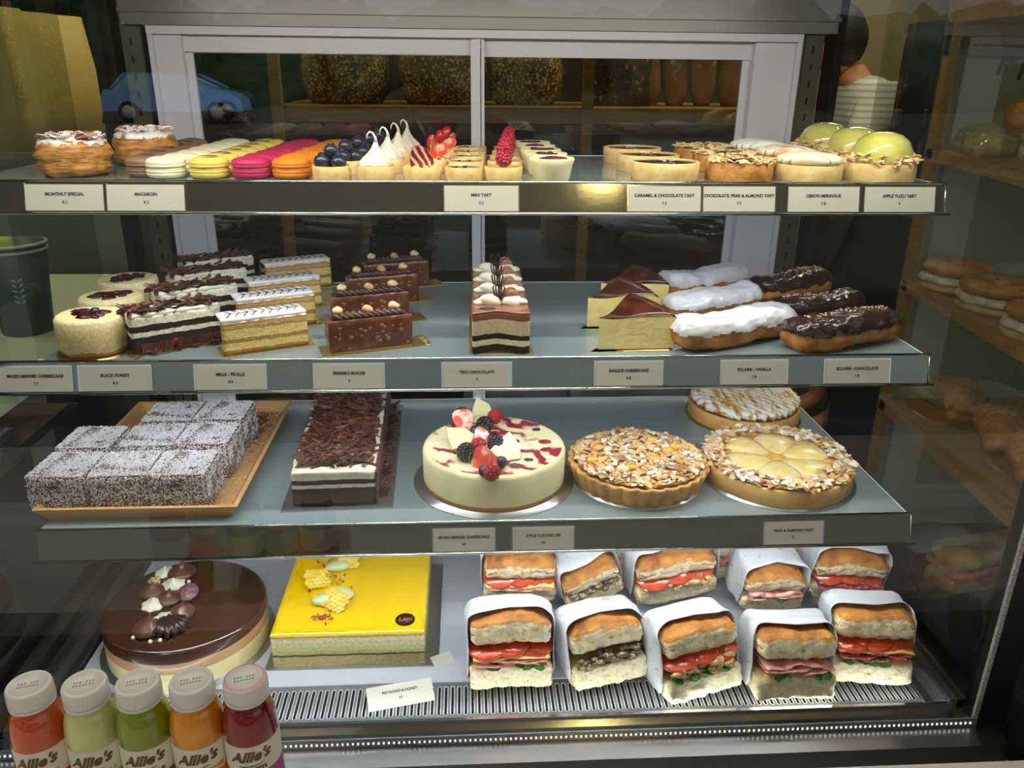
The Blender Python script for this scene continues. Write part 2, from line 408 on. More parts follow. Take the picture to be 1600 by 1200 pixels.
# ================================================================== DISPLAY CABINET
cab = thing('display_cabinet', 'tall glass-fronted refrigerated cake display cabinet with steel base', 'display cabinet', (0, 0, 0))
b = MB()                                       # back frame
yb = .03
zt, zb_ = ZO+.052, Z[4]-.02
b.box(.07, .111, yb, yb+.03, zb_, zt); b.box(1.026, 1.0916, yb, yb+.03, zb_, zt)
b.box(.111, .563, yb+.008, yb+.03, ZO+.027, zt); b.box(.585, 1.026, yb+.016, yb+.03, ZO+.025, zt)
b.box(.063, .07, yb-.01, yb+.03, zb_, zt+.01); b.box(1.0916, 1.099, yb-.01, yb+.03, zb_, zt+.01)
b.box(.063, 1.099, yb-.012, yb+.03, zt, zt+.012)
b.box(.111, 1.026, yb, yb+.03, zb_, zb_+.05)
part('back_frame', b, M['alu'], cab)
b = MB().box(.03, 1.15, yb-.02, yb+.04, zt+.0125, zt+.07).box(.03, 1.15, yb-.028, yb-.0201, zt+.03, zt+.036)
part('header_panel', b, mat('brown_grey_metal', hexc('6f6b66'), .35, metal=.4), cab)
part('roof_panel', MB().box(-.12, 1.29, -.55, yb+.04, ZO+.135, ZO+.15), M['dark'], cab)
for i, (x0, x1, y) in enumerate(((.111, .575, yb+.012), (.575, 1.026, yb+.022))):
    d = part('sliding_door', MB().box(x0 if i else x0, x0+(.012 if i == 0 else .010), y, y+.008, zb_+.05, ZO+.027).box(x1-.012, x1, y, y+.008, zb_+.05, ZO+.027).box(x0, x1, y, y+.008, zb_+.045, zb_+.06).box(x0, x1, y, y+.008, ZO+.026, ZO+.036), M['alu'], cab)
    part('door_glass', MB().box(x0+.01, x1-.01, y+.003, y+.005, zb_+.05, ZO+.027), M['doorglass'], d)
part('mullion', MB().box(.563, .578, yb-.004, yb+.0118, zb_, ZO+.05).box(.580, .585, yb, yb+.0118, zb_, ZO+.05), M['alu'], cab)
for x in (-.022, 1.154):
    part('corner_post', MB().box(x, x+.014, yb-.01, yb+.035, Z[4]-.02, ZO+.13), M['black'], cab)
for x in (.02, 1.108):                          # slotted bracket strips
    b = MB().box(x, x+.03, yb, yb+.008, Z[4], ZO+.1)
    z = Z[4]+.02
    while z < ZO+.06:
        b.box(x+.012, x+.0155, yb-.0006, yb+.001, z, z+.011, 1); z += .026
    part('bracket_strip', b, [mat('olive_grey_panel', hexc('45442f'), .4), M['black']], cab)
part('side_glass', MB().box(-.075, -.070, -.515, .03, Z[4]-.02, ZO+.13), M['sideglass'], cab)
part('side_glass', MB().box(1.238, 1.243, -.515, .03, Z[4]-.02, ZO+.13), M['sideglass'], cab)
part('front_glass', MB().box(-.08, 1.250, -.523, -.519, ZO-.842, ZO+.135), M['frontglass'], cab)
part('glass_edge', MB().box(1.2505, 1.2565, -.5235, -.5185, ZO-.842, ZO+.135), mat('lit_glass_edge', hexc('c8c6c0'), .3, hexc('8f8d88'), 400), cab)
part('corner_post', MB().box(1.2570, 1.300, -.521, -.49, ZO-.845, ZO+.15), mat('matt_black_post', (.02, .019, .02), .4), cab)
part('corner_post', MB().box(-.125, -.082, -.521, -.49, ZO-.845, ZO+.15), mat('matt_black_post', (.02, .019, .02), .4), cab)
# base: deck, grille, rails, ledges
part('deck_panel', MB().box(-.01, 1.185, -.434, .028, Z[4]-.012, Z[4]), M['deck'], cab)
b = MB().box(-.06, 1.225, -.506, -.434, Z[4]-.006, Z[4]-.0015)
x = -.04
while x < 1.205:
    out = []
    for k in range(7): a = PI*k/6; out.append((x+.0024*math.cos(a), -.446+.0024*math.sin(a)))
    for k in range(7): a = PI+PI*k/6; out.append((x+.0024*math.cos(a), -.496+.0024*math.sin(a)))
    n = len(out)
    b.add([(p[0], p[1], Z[4]-.0012) for p in out], [tuple(range(n))], 1)
    b.tube([(p[0], p[1], Z[4]-.0009) for p in out]+[(out[0][0], out[0][1], Z[4]-.0009)], .00062, 4, 2)
    x += .0093
part('air_grille', b, [mat('grille_metal', hexc('7b8086'), .35, metal=.3), M['black'], mat('bright_slot_rim', hexc('dfe2e6'), .3, metal=.2)], cab)
b = MB().box(-.06, 1.225, -.5105, -.506, Z[4]-.02, Z[4]+.002).box(-.06, 1.205, -.517, -.5105, Z[4]-.02, Z[4]-.011)
part('front_trim', b, M['chrome'], cab)
for x0 in (-.062, 1.187):
    b = MB().box(x0, x0+.012, -.506, .028, Z[4]-.01, Z[4]+.004).box(x0+.012, x0+.036, -.434, .028, Z[4]-.012, Z[4]-.004, 1).box(x0+.036, x0+.047, -.506, .028, Z[4]-.01, Z[4]+.006)
    part('side_rail', b, [M['steel'], mat('taupe_metal', hexc('6d665e'), .35, metal=.5)], cab)
b = MB()                                       # dotted led lens under the glass
b.box(-.08, 1.252, -.526, -.5235, ZO-.842, ZO-.828, 0)
x = -.075
while x < 1.25:
    b.box(x, x+.0022, -.5268, -.526, ZO-.837, ZO-.834, 1); x += .0068
part('led_lens', b, [mat('led_lens_metal', hexc('aeb4c0'), .25, metal=.6), mat('led_dots', (1, 1, 1), .5, emit=1.0)], cab)
part('base_ledge', MB().box(-.14, 1.283, -.560, -.490, ZO-.885, ZO-.8425), M['steel'], cab)
part('base_ledge', MB().box(-.15, 1.300, -.615, -.490, ZO-.935, ZO-.8855).box(-.15, 1.300, -.617, -.615, ZO-.935, ZO-.884), M['steel'], cab)
part('cabinet_body', MB().box(-.12, 1.27, -.48, .06, .0, Z[4]-.021), mat('cabinet_body_paint', hexc('55524c'), .4), cab)

# shelves with price rail
for i in (1, 2, 3):
    xl = {1: -.05, 2: .026, 3: .0}[i]
    xlr = {1: -.06, 2: -.03, 3: -.002}[i]
    s_ = part('shelf', MB().box(xl, W, YF[i]+.002, 0, Z[i]-.006, Z[i]), M['shelf'], cab)
    part('rear_glass_edge', MB().box(xl, W, 0, .0015, Z[i]-.006, Z[i]+.0006), M['edge'], s_)
    part('side_glass_edge', MB().box(W, W+.0015, YF[i]+.002, 0, Z[i]-.006, Z[i]+.0004), M['edge'], s_)
    h = {1: .038, 2: .040, 3: .043}[i]
    T = Matrix.Translation((0, YF[i], Z[i]+.0012)) @ Matrix.Rotation(R(-14), 4, 'X')
    part('price_rail', MB().box(xlr, W+.006, -.0015, .0005, -h, 0, 0, T), M['rail'], s_)
    b = MB().tube([(xlr, -.0012, 0), (W+.006, -.0012, 0)], .0016, 8, 0, T).tube([(xlr-.008, -.003, -h), (W+.012, -.003, -h)], .0019, 8, 0, T)
    b.tube([(W+.0055, -.0012, 0), (W+.0055, -.003, -h)], .0009, 6, 0, T)
    part('rail_edge', b, M['chrome'], s_)
    part('light_housing', MB().box(.01, W-.01, YF[i]+.010, YF[i]+.034, Z[i]-.011, Z[i]-.0065), M['alu'], s_)

def price_tag(i, pxc, name, price, wd=.090, ht=None, colr=None):
    ht = ht or .0305
    h = {1: .038, 2: .040, 3: .043}[i]
    x = aty(pxc, {1: 310, 2: 588, 3: 835}[i], YF[i]).x
    T = Matrix.Translation((x, YF[i], Z[i]+.0012)) @ Matrix.Rotation(R(-14), 4, 'X')
    dish = name.lower()
    sh = {1: 'top', 2: 'second', 3: 'third'}[i]
    t = thing('price_tag', 'white price card reading %s on the rail of the %s shelf' % (dish if 'ferrero' not in dish else 'hazelnut praline cake', sh), 'price tag', (0, 0, 0), 0, 'price cards on the shelf rails')
    t.matrix_world = T
    zc = -h+.003+ht/2
    part('card', MB().box(-wd/2, wd/2, -.0026, -.0018, zc-ht/2, zc+ht/2), M['card'], t)
    part('card_holder', MB().box(-wd/2-.0015, wd/2+.0015, -.0018, -.0016, zc-ht/2, zc+ht/2+.002).box(-wd/2-.0015, -wd/2, -.0032, -.0016, zc-ht/2, zc+ht/2+.002).box(wd/2, wd/2+.0015, -.0032, -.0016, zc-ht/2, zc+ht/2+.002), M['chrome'], t)
    text_part(name, .0052, M['ink'], t, Matrix.Translation((0, -.0028, zc+.004)) @ FACE, bold=.00012)
    text_part(price, .0052, M['ink'], t, Matrix.Translation((0, -.0028, zc-.0055)) @ FACE)
for a in [(106, 'MONTHLY SPECIAL', '8.2'), (232, 'MACARON', '4.2'), (752, 'MINI TART', '5.5'), (1036, 'CARAMEL & CHOCOLATE TART', '7.2'), (1152, 'CHOCOLATE, PEAR & ALMOND TART', '7.7'), (1283, 'LEMON MERINGUE', '7.8'), (1401, 'APPLE YUZU TART', '9')]:
    price_tag(1, *a, wd=.0905)
for a in [(60, 'MIXED BERRIES CHEESECAKE', '7.7'), (184, 'BLACK FOREST', '8.9'), (363, 'MILLE - FEUILLE', '8.9'), (547, 'FERRERO ROCHE', '9'), (745, 'TRIO CHOCOLATE', '9'), (980, 'BASQUE CHEESECAKE', '8.8'), (1174, 'ECLAIRE - VANILLA', '7.8'), (1333, 'ECLAIRE - CHOCOLATE', '7.8')]:
    price_tag(2, *a, wd=.0865)
for a in [(725, 'MIXED BERRIES CHEESECAKE', '60'), (848, 'APPLE CUSTARD PIE', '50'), (1235, 'PEAR & ALMOND TART', '55')]:
    price_tag(3, *a, wd=.0815)

# ================================================================== TOP SHELF
z1 = Z[1]
# --- iced round pastries
def iced_pastry():
    t = thing('iced_pastry', '', 'pastry', group='iced flaky pastries on the top shelf')
    def rf(th, r, z):
        n = noise.noise(Vector((math.cos(th)*2, math.sin(th)*2, z*90)))*.13+noise.noise(Vector((math.cos(th)*7, math.sin(th)*7, z*300)))*.10
        return r*(1+n), z+noise.noise(Vector((math.cos(th)*3, math.sin(th)*3, z*40)))*.003
    b = MB().lathe([(0, 0), (.036, .0003), (.044, .006), (.047, .014), (.044, .021), (.047, .028), (.045, .036), (.040, .044), (.025, .047), (0, .046)], 60, 0, None, rf)
    body = part('pastry_body', b, M['pastry'], t)
    def zf(x, y): return .0478+noise.noise(Vector((x*70, y*70, 3)))*.004
    b = MB().disc_field(.043, 14, 60, lambda x, y: zf(x, y)-max(0, (math.hypot(x, y)-.034))*.5, 0, None, .038, lambda th: 1+noise.noise(Vector((math.cos(th)*4, math.sin(th)*4, 0)))*.14)
    part('icing', b, M['sugar'], t)
    b = MB(); q = random.Random(3)
    for _ in range(60):
        a = q.uniform(0, 2*PI); r = .04*math.sqrt(q.random()); b.flake((r*math.cos(a), r*math.sin(a), .0495+q.uniform(0, .003)), q.uniform(.009, .022), q.uniform(.006, .013), .0008, eul(q.uniform(-.5, .5), q.uniform(-.5, .5), q.uniform(0, 6)), q.choice([0, 0, 1]), .5)
    part('pastry_flakes', b, [M['sugar'], mat('pink_brown_flakes', hexc('b98272'), .5)], t)
    return t
IP = iced_pastry(); IP.scale = (.90, .90, .97)
place(IP, [(.064, -.292, z1, 0), (.106, -.165, z1, 2)], ['round flaky pastry with white icing, at the front left corner of the top shelf', 'round flaky pastry with pinkish flakes on its icing, behind the other one'])

# --- macarons
def macaron(colr, name, drizzle=False, lab=''):
    ms = mat('macaron_'+name, hexc(colr), .55, bump=.00015, bs=300)
    mf = mat('macaron_filling_'+name, tuple(min(1, c*1.0+.12) for c in hexc(colr)), .6)
    t = thing('macaron', '', 'macaron', group=lab)
    def foot(th, r, z): return r*(1+noise.noise(Vector((math.cos(th)*12, math.sin(th)*12, z*900)))*.035), z
    for s in (0, 1):
        pr = [(0, 0), (.018, 0), (.0215, .0012), (.0238, .0042), (.0240, .0062), (.0232, .0075), (.0242, .0082), (.0240, .0100), (.021, .0103), (0, .0103)] if s == 0 else \
             [(0, .0137), (.021, .0137), (.0240, .0140), (.0242, .0158), (.0232, .0165), (.0240, .0176), (.0236, .0200), (.0212, .0228), (.016, .0246), (.008, .0254), (0, .0256)]
        part('shell', MB().lathe(pr, 36, 0, None, lambda th, r, z, s=s: foot(th, r, z) if ((.0078 < z < .0102) if s == 0 else (.0138 < z < .016)) else (r, z)), ms, t)
    part('filling', MB().lathe([(0, .0100), (.0222, .0101), (.0228, .012), (.0222, .0139), (0, .0140)], 28), mf, t)
    if drizzle:
        b = MB()
        for k in range(3):
            pts = []
            for j in range(15):
                u = -1+2*j/14; x = u*.021; y = -.012+.011*k+.005*math.sin(u*2.5+k*2)
                r = math.hypot(x, y)
                if r < .0228: pts.append((x, y, .0258-.012*(r/.0235)**4-.001*(r/.0235)**2))
            if len(pts) > 3: b.tube(pts, .0008, 5)
        part('drizzle', b, M['choc'], t)
    return t
cols = [('8a6552', 'brown', True, (.153, -.300), (.128, -.03), 6, 'brown drizzled macaron'),
        ('ece4c4', 'cream', False, (.1835, -.312), (.192, -.025), 7, 'cream white macaron'),
        ('e6cc62', 'yellow', True, (.2365, -.312), (.243, -.025), 7, 'yellow macaron with dark drizzle'),
        ('c02258', 'pink', False, (.2865, -.311), (.299, -.03), 7, 'deep pink macaron'),
        ('ea8614', 'orange', False, (.3335, -.310), (.353, -.03), 7, 'bright orange macaron')]
for ch, nm, dz, p0, p1, n, lab in cols:
    pr = macaron(ch, nm, dz, 'macarons in rows on the top shelf')
    place(pr, [(p0[0]+(p1[0]-p0[0])*i/(n-1)+rnd.uniform(-.002, .002), p0[1]+(p1[1]-p0[1])*i/(n-1), z1, rnd.uniform(-.6, .6)) for i in range(n)], ['%s, %s in its row' % (lab, nth(i, n)) for i in range(n)])

# --- mini tart shells
def tart_shell(t, r=.0235, h=.0175, fill=.0145, mfill=None, mcrust=None, wall=.0022, flare=0, seg=40):
    mc = mcrust or M['crust']
    b = MB().lathe([(0, 0), (r-flare-.0005, 0), (r-flare, .0008), (r, h*.55), (r+flare*.4, h-.0006), (r-.0006, h), (r-wall+.0004, h), (r-wall, h-.0008), (r-wall-.0001, fill-.001), (0, fill-.0012)], seg, 0, None, lambda th, rr, zz: (rr*(1+noise.noise(Vector((math.cos(th)*3, math.sin(th)*3, zz*200)))*.012), zz))
    part('tart_crust', b, mc, t)
    if mfill: part('tart_filling', MB().lathe([(0, fill-.003), (r-wall+.0002, fill-.003), (r-wall+.0002, fill-.0002), (r-wall-.002, fill), (0, fill+.0003)], seg), mfill, t)
def raspberry(r=.0075, L=1.25, seed=1, n=46):
    b = MB(); g = PI*(3-math.sqrt(5))
    b.ball((0, 0, 0), r*.86, 12, 0, None, (1, 1, L))
    for i in range(n):
        zz = 1-2*(i+.5)/n; q = math.sqrt(1-zz*zz); th = g*i
        b.ball((r*q*math.cos(th)*.84, r*q*math.sin(th)*.84, r*zz*L*.84), r*.27, 7)
    return b
def strawberry_half(L=.026, Wd=.011):
    vs = []; seg = 20; prof = [(0, 0), (.35, .04), (.62, .15), (.85, .35), (1, .62), (.95, .82), (.6, .96), (0, 1)]
    b = MB().lathe([(r*Wd, z*L) for r, z in prof], seg)
    b.v = [(x, max(y, 0)*.9, z) for x, y, z in b.v]
    b.m = [1 if all(abs(b.v[k][1]) < 1e-6 for k in f) else 0 for f in b.f]
    return b
def KISS(u):
    K = [(0, .92), (.12, 1.0), (.26, .90), (.38, .68), (.50, .45), (.64, .26), (.80, .14), (1, .05)]
    for (a, p), (b_, q_) in zip(K, K[1:]):
        if u <= b_: return p+(q_-p)*(u-a)/(b_-a)
    return .05
def swirl(r, h, mi=0, lobes=6, curl=.4, tw=2.0, tip=.16, seg=36, n=16, T=None):
    b = MB(); prof = []
    for i in range(n+1):
        u = i/n; prof.append((r*KISS(u) if u < 1 else 0, u*h))
    prof = [(0, 0)]+prof
    def rf(th, rr, z): return rr*(1+.09*math.cos(lobes*th+tw*z/h*3)), z
    b.lathe(prof, seg, mi, None, rf)
    b.v = [(x+curl*h*(z/h)**3*.5, y, z) for x, y, z in b.v]
    if T is not None: b.v = [tuple(T @ Vector(v)) for v in b.v]
    return b
zs = z1
def row(front_px, back_px, n, r, back_y=None, zz=None):
    """front-edge pixels of the first and last item -> centres"""
    zz = zz or z1
    a = at(*front_px, zz); c = at(*back_px, zz)
    a = (a[0], a[1]+r); c = (c[0], c[1]+r)
    return [(a[0]+(c[0]-a[0])*i/(n-1), a[1]+(c[1]-a[1])*i/(n-1)) for i in range(n)]
m_cust = mat('custard_fill', hexc('f0cf7a'), .4, coat=.3)
m_dchoc = mat('glossy_dark_chocolate_fill', (.016, .008, .006), .18, coat=.6)
# blueberry tarts
t = thing('blueberry_tart', '', 'tart', group='mini blueberry tarts'); tart_shell(t, mfill=m_cust)
for (x, y, z, r) in [(-.0105, -.006, .0225, .0100), (.0100, -.0075, .0215, .0098), (0, .0105, .0220, .0098), (.0005, .000, .0345, .0092)]:
    b = MB().ball((x, y, z), r, 16, 0, None, (1, 1, .92))
    b.lathe([(r*.42, 0), (r*.40, r*.12), (r*.28, r*.05), (0, -.0002)], 10, 0, Matrix.Translation((x, y, z+r*.86)) @ Matrix.Rotation(rnd.uniform(-.4, .4), 4, 'X'), lambda th, rr, zz: (rr*(1+.18*math.cos(5*th)), zz))
    part('blueberry', b, M['blue'], t)
P_ = row((515, 284.5), (592, 250), 5, .0235)
place(t, [(x, y, z1, .9*i) for i, (x, y) in enumerate(P_)], ['mini tart topped with blueberries, %s of its row' % nth(i, 5) for i in range(5)])
# meringue kisses
t = thing('meringue_tart', '', 'tart', group='mini meringue tarts'); tart_shell(t, mfill=m_cust)
b = swirl(.0205, .036, 0, 7, .12, 1.2, .12, T=Matrix.Translation((0, 0, .0145)))
loop = [(.0015, 0, .045), (.001, 0, .051), (-.002, 0, .056), (-.0055, 0, .0575), (-.0085, 0, .054), (-.0092, 0, .0485)]
b.tube(loop, [.0026, .0017, .0013, .0011, .0009, .0005], 8)
part('meringue', b, mat('glossy_meringue', hexc('e6dfcf'), .3, hexc('e2d0aa'), 60, .5, .8, coat=.3, sss=.2), t)
P_ = row((585, 285), (635, 250), 4, .0235)
place(t, [(x, y, z1, .15-.1*i) for i, (x, y) in enumerate(P_)], ['mini tart with a tall curled white meringue kiss, %s of its row' % nth(i, 4) for i in range(4)])
# strawberry tarts
def strawberry_tart(kind):
    t = thing('strawberry_tart', '', 'tart', group='mini strawberry tarts'); tart_shell(t, mfill=m_cust)
    if kind == 0:
        b = strawberry_half(.034, .0145); T = Matrix.Translation((.003, -.002, .012)) @ eul(R(22), R(-18), .1)
        b.v = [tuple(T @ Vector((v[0], v[1], .034-v[2]))) for v in b.v]
        part('strawberry_half', b, [M['red'], stripes('strawberry_cut_drizzled', hexc('7d1020'), hexc('d8485a'), 60, 3, 'DIAGONAL', .3, .3, .6, c3=hexc('f3dcd8'), coat=.5)], t)
    else:
        for k, (ry, rz, dx) in enumerate([(-62, 10, -.004), (60, -14, .004), (-20, 70, 0)]):
            b = strawberry_half(.034, .0075); T = Matrix.Translation((dx, (k-1)*.006, .020+.003*k)) @ eul(R(12), R(ry), R(rz))
            b.v = [tuple(T @ Vector((v[0], v[1], v[2]-.010))) for v in b.v]
            part('strawberry_slice', b, [M['red'], M['redflesh']], t)
    b = MB()
    for k in range(8):
        a = k*PI/4+.3; b.gb((.017*math.cos(a), .017*math.sin(a), .0170), (.006, .005, .005), (4, 4, 4), .002, .0005, 300, k)
    part('crumble', b, M['crust'], t)
    return t
P_ = row((659, 285.5), (698, 250), 4, .0235)
labs = ['mini tart with a drizzled strawberry half, frontmost of its row', 'mini tart with red strawberry slices, second from the front of its row', 'mini tart with red strawberry slices, third from the front of its row', 'mini tart with red strawberry slices, rearmost of its row']
a = strawberry_tart(0); a.location = (*P_[0], z1); a['label'] = labs[0]
place(strawberry_tart(1), [(x, y, z1, .7*i) for i, (x, y) in enumerate(P_[1:])], labs[1:])
# plain chocolate minis
t = thing('chocolate_mini_tart', '', 'tart', group='mini chocolate tarts'); tart_shell(t, mfill=m_dchoc, fill=.0167)
b = MB()
for k in range(7): b.gb((rnd.uniform(-.007, .007), rnd.uniform(-.005, .005), .0182), (.004, .003, .0028), (3, 3, 3), .001, .0004, 400, k)
part('nut_crumbs', b, M['almond_pale'], t)
P_ = row((724.5, 286), (737, 249), 5, .0235)
place(t, [(x, y, z1, i) for i, (x, y) in enumerate(P_)], ['low mini tart with dark filling and nut crumbs, %s of its row' % nth(i, 5) for i in range(5)])
# raspberry minis
t = thing('raspberry_tart', '', 'tart', group='mini raspberry tarts'); tart_shell(t, mfill=m_cust, r=.0240)
for k, (x, y, z, ry, rz) in enumerate([(0, -.004, .0265, 82, 96), (.0005, .010, .0300, 30, 80), (0, .003, .038, 60, 90)]):
    b = raspberry(.0098 if k == 0 else .0088, 1.25, k); T = Matrix.Translation((x, y, z)) @ eul(0, R(ry), R(rz)); b.v = [tuple(T @ Vector(v)) for v in b.v]
    rb = part('raspberry', b, M['rasp'], t)
P_ = row((788, 286), (797, 249), 5, .024)
place(t, [(x, y, z1, .05*i) for i, (x, y) in enumerate(P_)], ['mini tart stacked with raspberries, %s of its row' % nth(i, 5) for i in range(5)])
# mini cheesecakes
m_cheese = mat('cheesecake_cream', hexc('efe3ae'), .45, hexc('f5edc8'), 40, .4, .7, sss=.15)
m_berry = mat('berry_compote', hexc('5c0f28'), .25, hexc('1a0716'), 90, .4, .6, coat=.6)
def compote(t, n, R0, z, seed, big=.0055):
    q = random.Random(seed); b = MB()
    for k in range(n):
        a = q.uniform(0, 2*PI); r = R0*math.sqrt(q.random()); L = big*q.uniform(.6, 1.3)
        b.ball((r*math.cos(a), r*math.sin(a), z), L, 9, 0, None, (1, q.uniform(.4, .9), .22), .5, 200, k)
    part('berry_topping', b, m_berry, t)
t = thing('mini_cheesecake', '', 'cheesecake', group='mini berry cheesecakes on the top shelf')
part('cheesecake_body', MB().lathe([(0, 0), (.0205, 0), (.0225, .003), (.0262, .020), (.0285, .0262), (.0275, .0285), (.024, .0272), (0, .0265)], 40, 0, None, lambda th, r, z: (r*(1+.02*noise.noise(Vector((math.cos(th)*4, math.sin(th)*4, z*60)))), z)), m_cheese, t)
compote(t, 8, .014, .0276, 5, .007)
P_ = row((864, 286), (832, 253), 5, .0215)
place(t, [(x, y, z1, 1.3*i) for i, (x, y) in enumerate(P_)], ['mini cream cheesecake with berry topping, %s of its row' % nth(i, 5) for i in range(5)])
# caramel chocolate tarts
t = thing('caramel_chocolate_tart', '', 'tart', group='caramel chocolate tarts'); tart_shell(t, r=.0435, h=.0225, fill=.0214, mfill=m_dchoc, wall=.0035, flare=.001, seg=56)
b = MB()
for k in range(9): b.flake((rnd.uniform(-.010, .010), rnd.uniform(-.006, .006), .0225+.0012*(k % 3)), .008, .0045, .0012, eul(rnd.uniform(-.4, .4), rnd.uniform(-.4, .4), rnd.uniform(0, 6)), 0, .2, True)
part('almond_topping', b, mat('pale_nut', hexc('ecd2b0'), .5), t)
P_ = [at(1050, 286, z1), at(1021, 271.5, z1), at(995, 258, z1)]
place(t, [(x, y+.0435, z1, .6*i) for i, (x, y) in enumerate(P_)], ['glossy dark chocolate tart in a plain crust, %s of three' % nth(i, 3).replace('second from the front', 'middle') for i in range(3)])
# chocolate pear almond tarts
t = thing('pear_almond_tart', '', 'tart', group='small pear and almond tarts'); tart_shell(t, r=.0425, h=.0220, fill=.0205, mfill=M['crust_dark'], mcrust=M['crust_dark'], wall=.004, seg=56)
b = MB(); q = random.Random(8)
for _ in range(120):
    a = q.uniform(0, 2*PI); r = .014+.029*math.sqrt(q.random())
    b.flake((r*math.cos(a), r*math.sin(a), .0230+q.uniform(0, .0035)), .0105, .0070, .0007, eul(q.uniform(-.45, .45), q.uniform(-.45, .45), q.uniform(0, 6)), 0, .2, True)
part('almond_flakes', b, M['almond_pale'], t)
part('chocolate_centre', MB().ball((0, 0, .0225), .016, 16, 0, None, (1, .8, .2)), m_dchoc, t)
P_ = [at(1170, 286.5, z1), at(1142, 271, z1), at(1107, 257.5, z1)]
place(t, [(x, y+.0425, z1, .8*i) for i, (x, y) in enumerate(P_)], ['small tart rimmed with almond flakes, %s of three' % nth(i, 3).replace('second from the front', 'middle') for i in range(3)])
# lemon meringue tarts (small)
def rope_field(Rr, k, A, base, dome=.0):
    def zf(x, y):
        u = x*.9+y*.35
        r = math.hypot(x, y)/Rr
        return base + A*abs(math.sin(k*u+.6*math.sin(y*40))) + dome*(1-r*r) - (.35*A*max(0, r-.85)*8)
    return zf
def lemon(kind):
    t = thing('lemon_meringue_tart', '', 'tart', group='small lemon meringue tarts'); tart_shell(t, r=.0430, h=.0205, fill=.019, mfill=m_cust, wall=.003, seg=56)
    b = MB()
    for j in range(7):
        u = -.033+.011*j; half = math.sqrt(max(0, .040**2-u*u)); pts = []; rad = []
        for i in range(13):
            v = -1+2*i/12; pts.append((u+.003*math.sin(v*3+j), v*half, .0245+.003*math.cos(v*1.5))); rad.append(.0068*(1-.35*abs(v)**3)*(1+.05*math.sin(i*2.1+j)))
        b.tube(pts, rad, 10)
    T = Matrix.Rotation(R(70), 4, 'Z'); b.v = [tuple(T @ Vector(v)) for v in b.v]
    mm = {0: mat('meringue_pale', hexc('e9e2cf'), .35, hexc('efe2bc'), 50, coat=.2), 1: mat('meringue_toasted', hexc('f7efe0'), .4, hexc('dc9a50'), 55, .46, .66), 2: mat('meringue_white', hexc('faf8f6'), .45)}[kind]
    part('meringue', b, mm, t); return t
for k, (px, l) in enumerate([((1281, 286.5), 'small lemon meringue tart with smooth cream ropes, frontmost of three'), ((1243, 271), 'small lemon meringue tart with toasted golden ropes, middle of three'), ((1196, 258), 'small lemon meringue tart with snow white ropes, rearmost of three')]):
    t = lemon(k); x, y = at(*px, z1); t.location = (x, y+.043, z1); t['label'] = l; t.rotation_euler = (0, 0, .2*k)
# apple yuzu domes
t = thing('apple_yuzu_tart', '', 'tart', group='green domed apple tarts'); tart_shell(t, r=.0450, h=.0225, fill=.021, mfill=m_cust, wall=.003, seg=56)
part('glazed_dome', MB().lathe([(0, .020), (.036, .020), (.0385, .026), (.037, .038), (.0315, .049), (.022, .0565), (.010, .0600), (0, .0605)], 48, 0, None, lambda th, r, z: (r*(1+.02*math.cos(3*th)), z)), mat('green_glaze', hexc('d9d57c'), .12, hexc('c6c558'), 30, .4, .6, coat=1, sss=.35, bump=.0005, bs=45), t)
b = MB(); q = random.Random(4)
for _ in range(120):
    a = q.uniform(0, 2*PI); r = q.uniform(.0365, .0475); b.flake((r*math.cos(a), r*math.sin(a), .0235+q.uniform(0, .010)*(1 if r < .043 else .5)), .010, .0055, .0009, eul(q.uniform(-.8, .8), q.uniform(-.8, .8), q.uniform(0, 6)), 0, .3)
part('crisp_flakes', b, mat('crisp_crumb', hexc('f3dcae'), .5, hexc('e4c088'), 90), t)
P_ = [at(1397, 287, z1), at(1352, 271.5, z1), at(1302, 258, z1)]
place(t, [(x, y+.045, z1, 2.1*i) for i, (x, y) in enumerate(P_)], ['tart with a shiny green glazed dome, %s of three' % nth(i, 3).replace('second from the front', 'middle') for i in range(3)])

# ================================================================== SECOND SHELF
z2 = Z[2]
# --- small cheesecakes
m_cc = mat('baked_cheesecake', hexc('f0dfa2'), .5, hexc('e9d088'), 25, .4, .7, bump=.0005, bs=200)
m_ccs = layered('baked_cheesecake_side', .060, [(0, hexc('8a5522')), (.006, hexc('c08a3e')), (.009, hexc('ecd798')), (.040, hexc('f2e4b4'))], wob=.006, ws=60, bump=.0006, bs=160)
def cheese():
    t = thing('berry_cheesecake', '', 'cheesecake', group='small round berry cheesecakes')
    part('cake_board', MB().lathe([(0, 0), (.045, 0), (.045, .001), (0, .001)], 40), M['gold'], t)
    part('cheesecake_body', MB().lathe([(0, .001), (.038, .001), (.0405, .004), (.042, .03), (.0418, .046), (.0385, .0500), (.034, .0500), (0, .0492)], 56, [0]*5+[1]*3, None, lambda th, r, z: (r*(1+.014*noise.noise(Vector((math.cos(th)*5, math.sin(th)*5, z*80)))), z)), [m_ccs, m_cc], t)
    compote(t, 16, .022, .0502, 12, .0115)
    q = random.Random(2)
    for (x, y) in [(.012, -.012), (-.019, -.004), (-.004, .006)]:
        part('blueberry', MB().ball((x, y, .0502), .006, 12, 0, None, (1, 1, .5)), M['blue'], t)
    return t
C_ = [at(140, 490, z2+.05), at(173, 461, z2+.05), at(199, 434, z2+.05)]
place(cheese(), [(*C_[i], z2, [2.4, 0.6, 4.2][i]) for i in range(3)], ['small round berry cheesecake at the front left of the second shelf', 'small round berry cheesecake, middle of three', 'small round berry cheesecake, rearmost of three'])

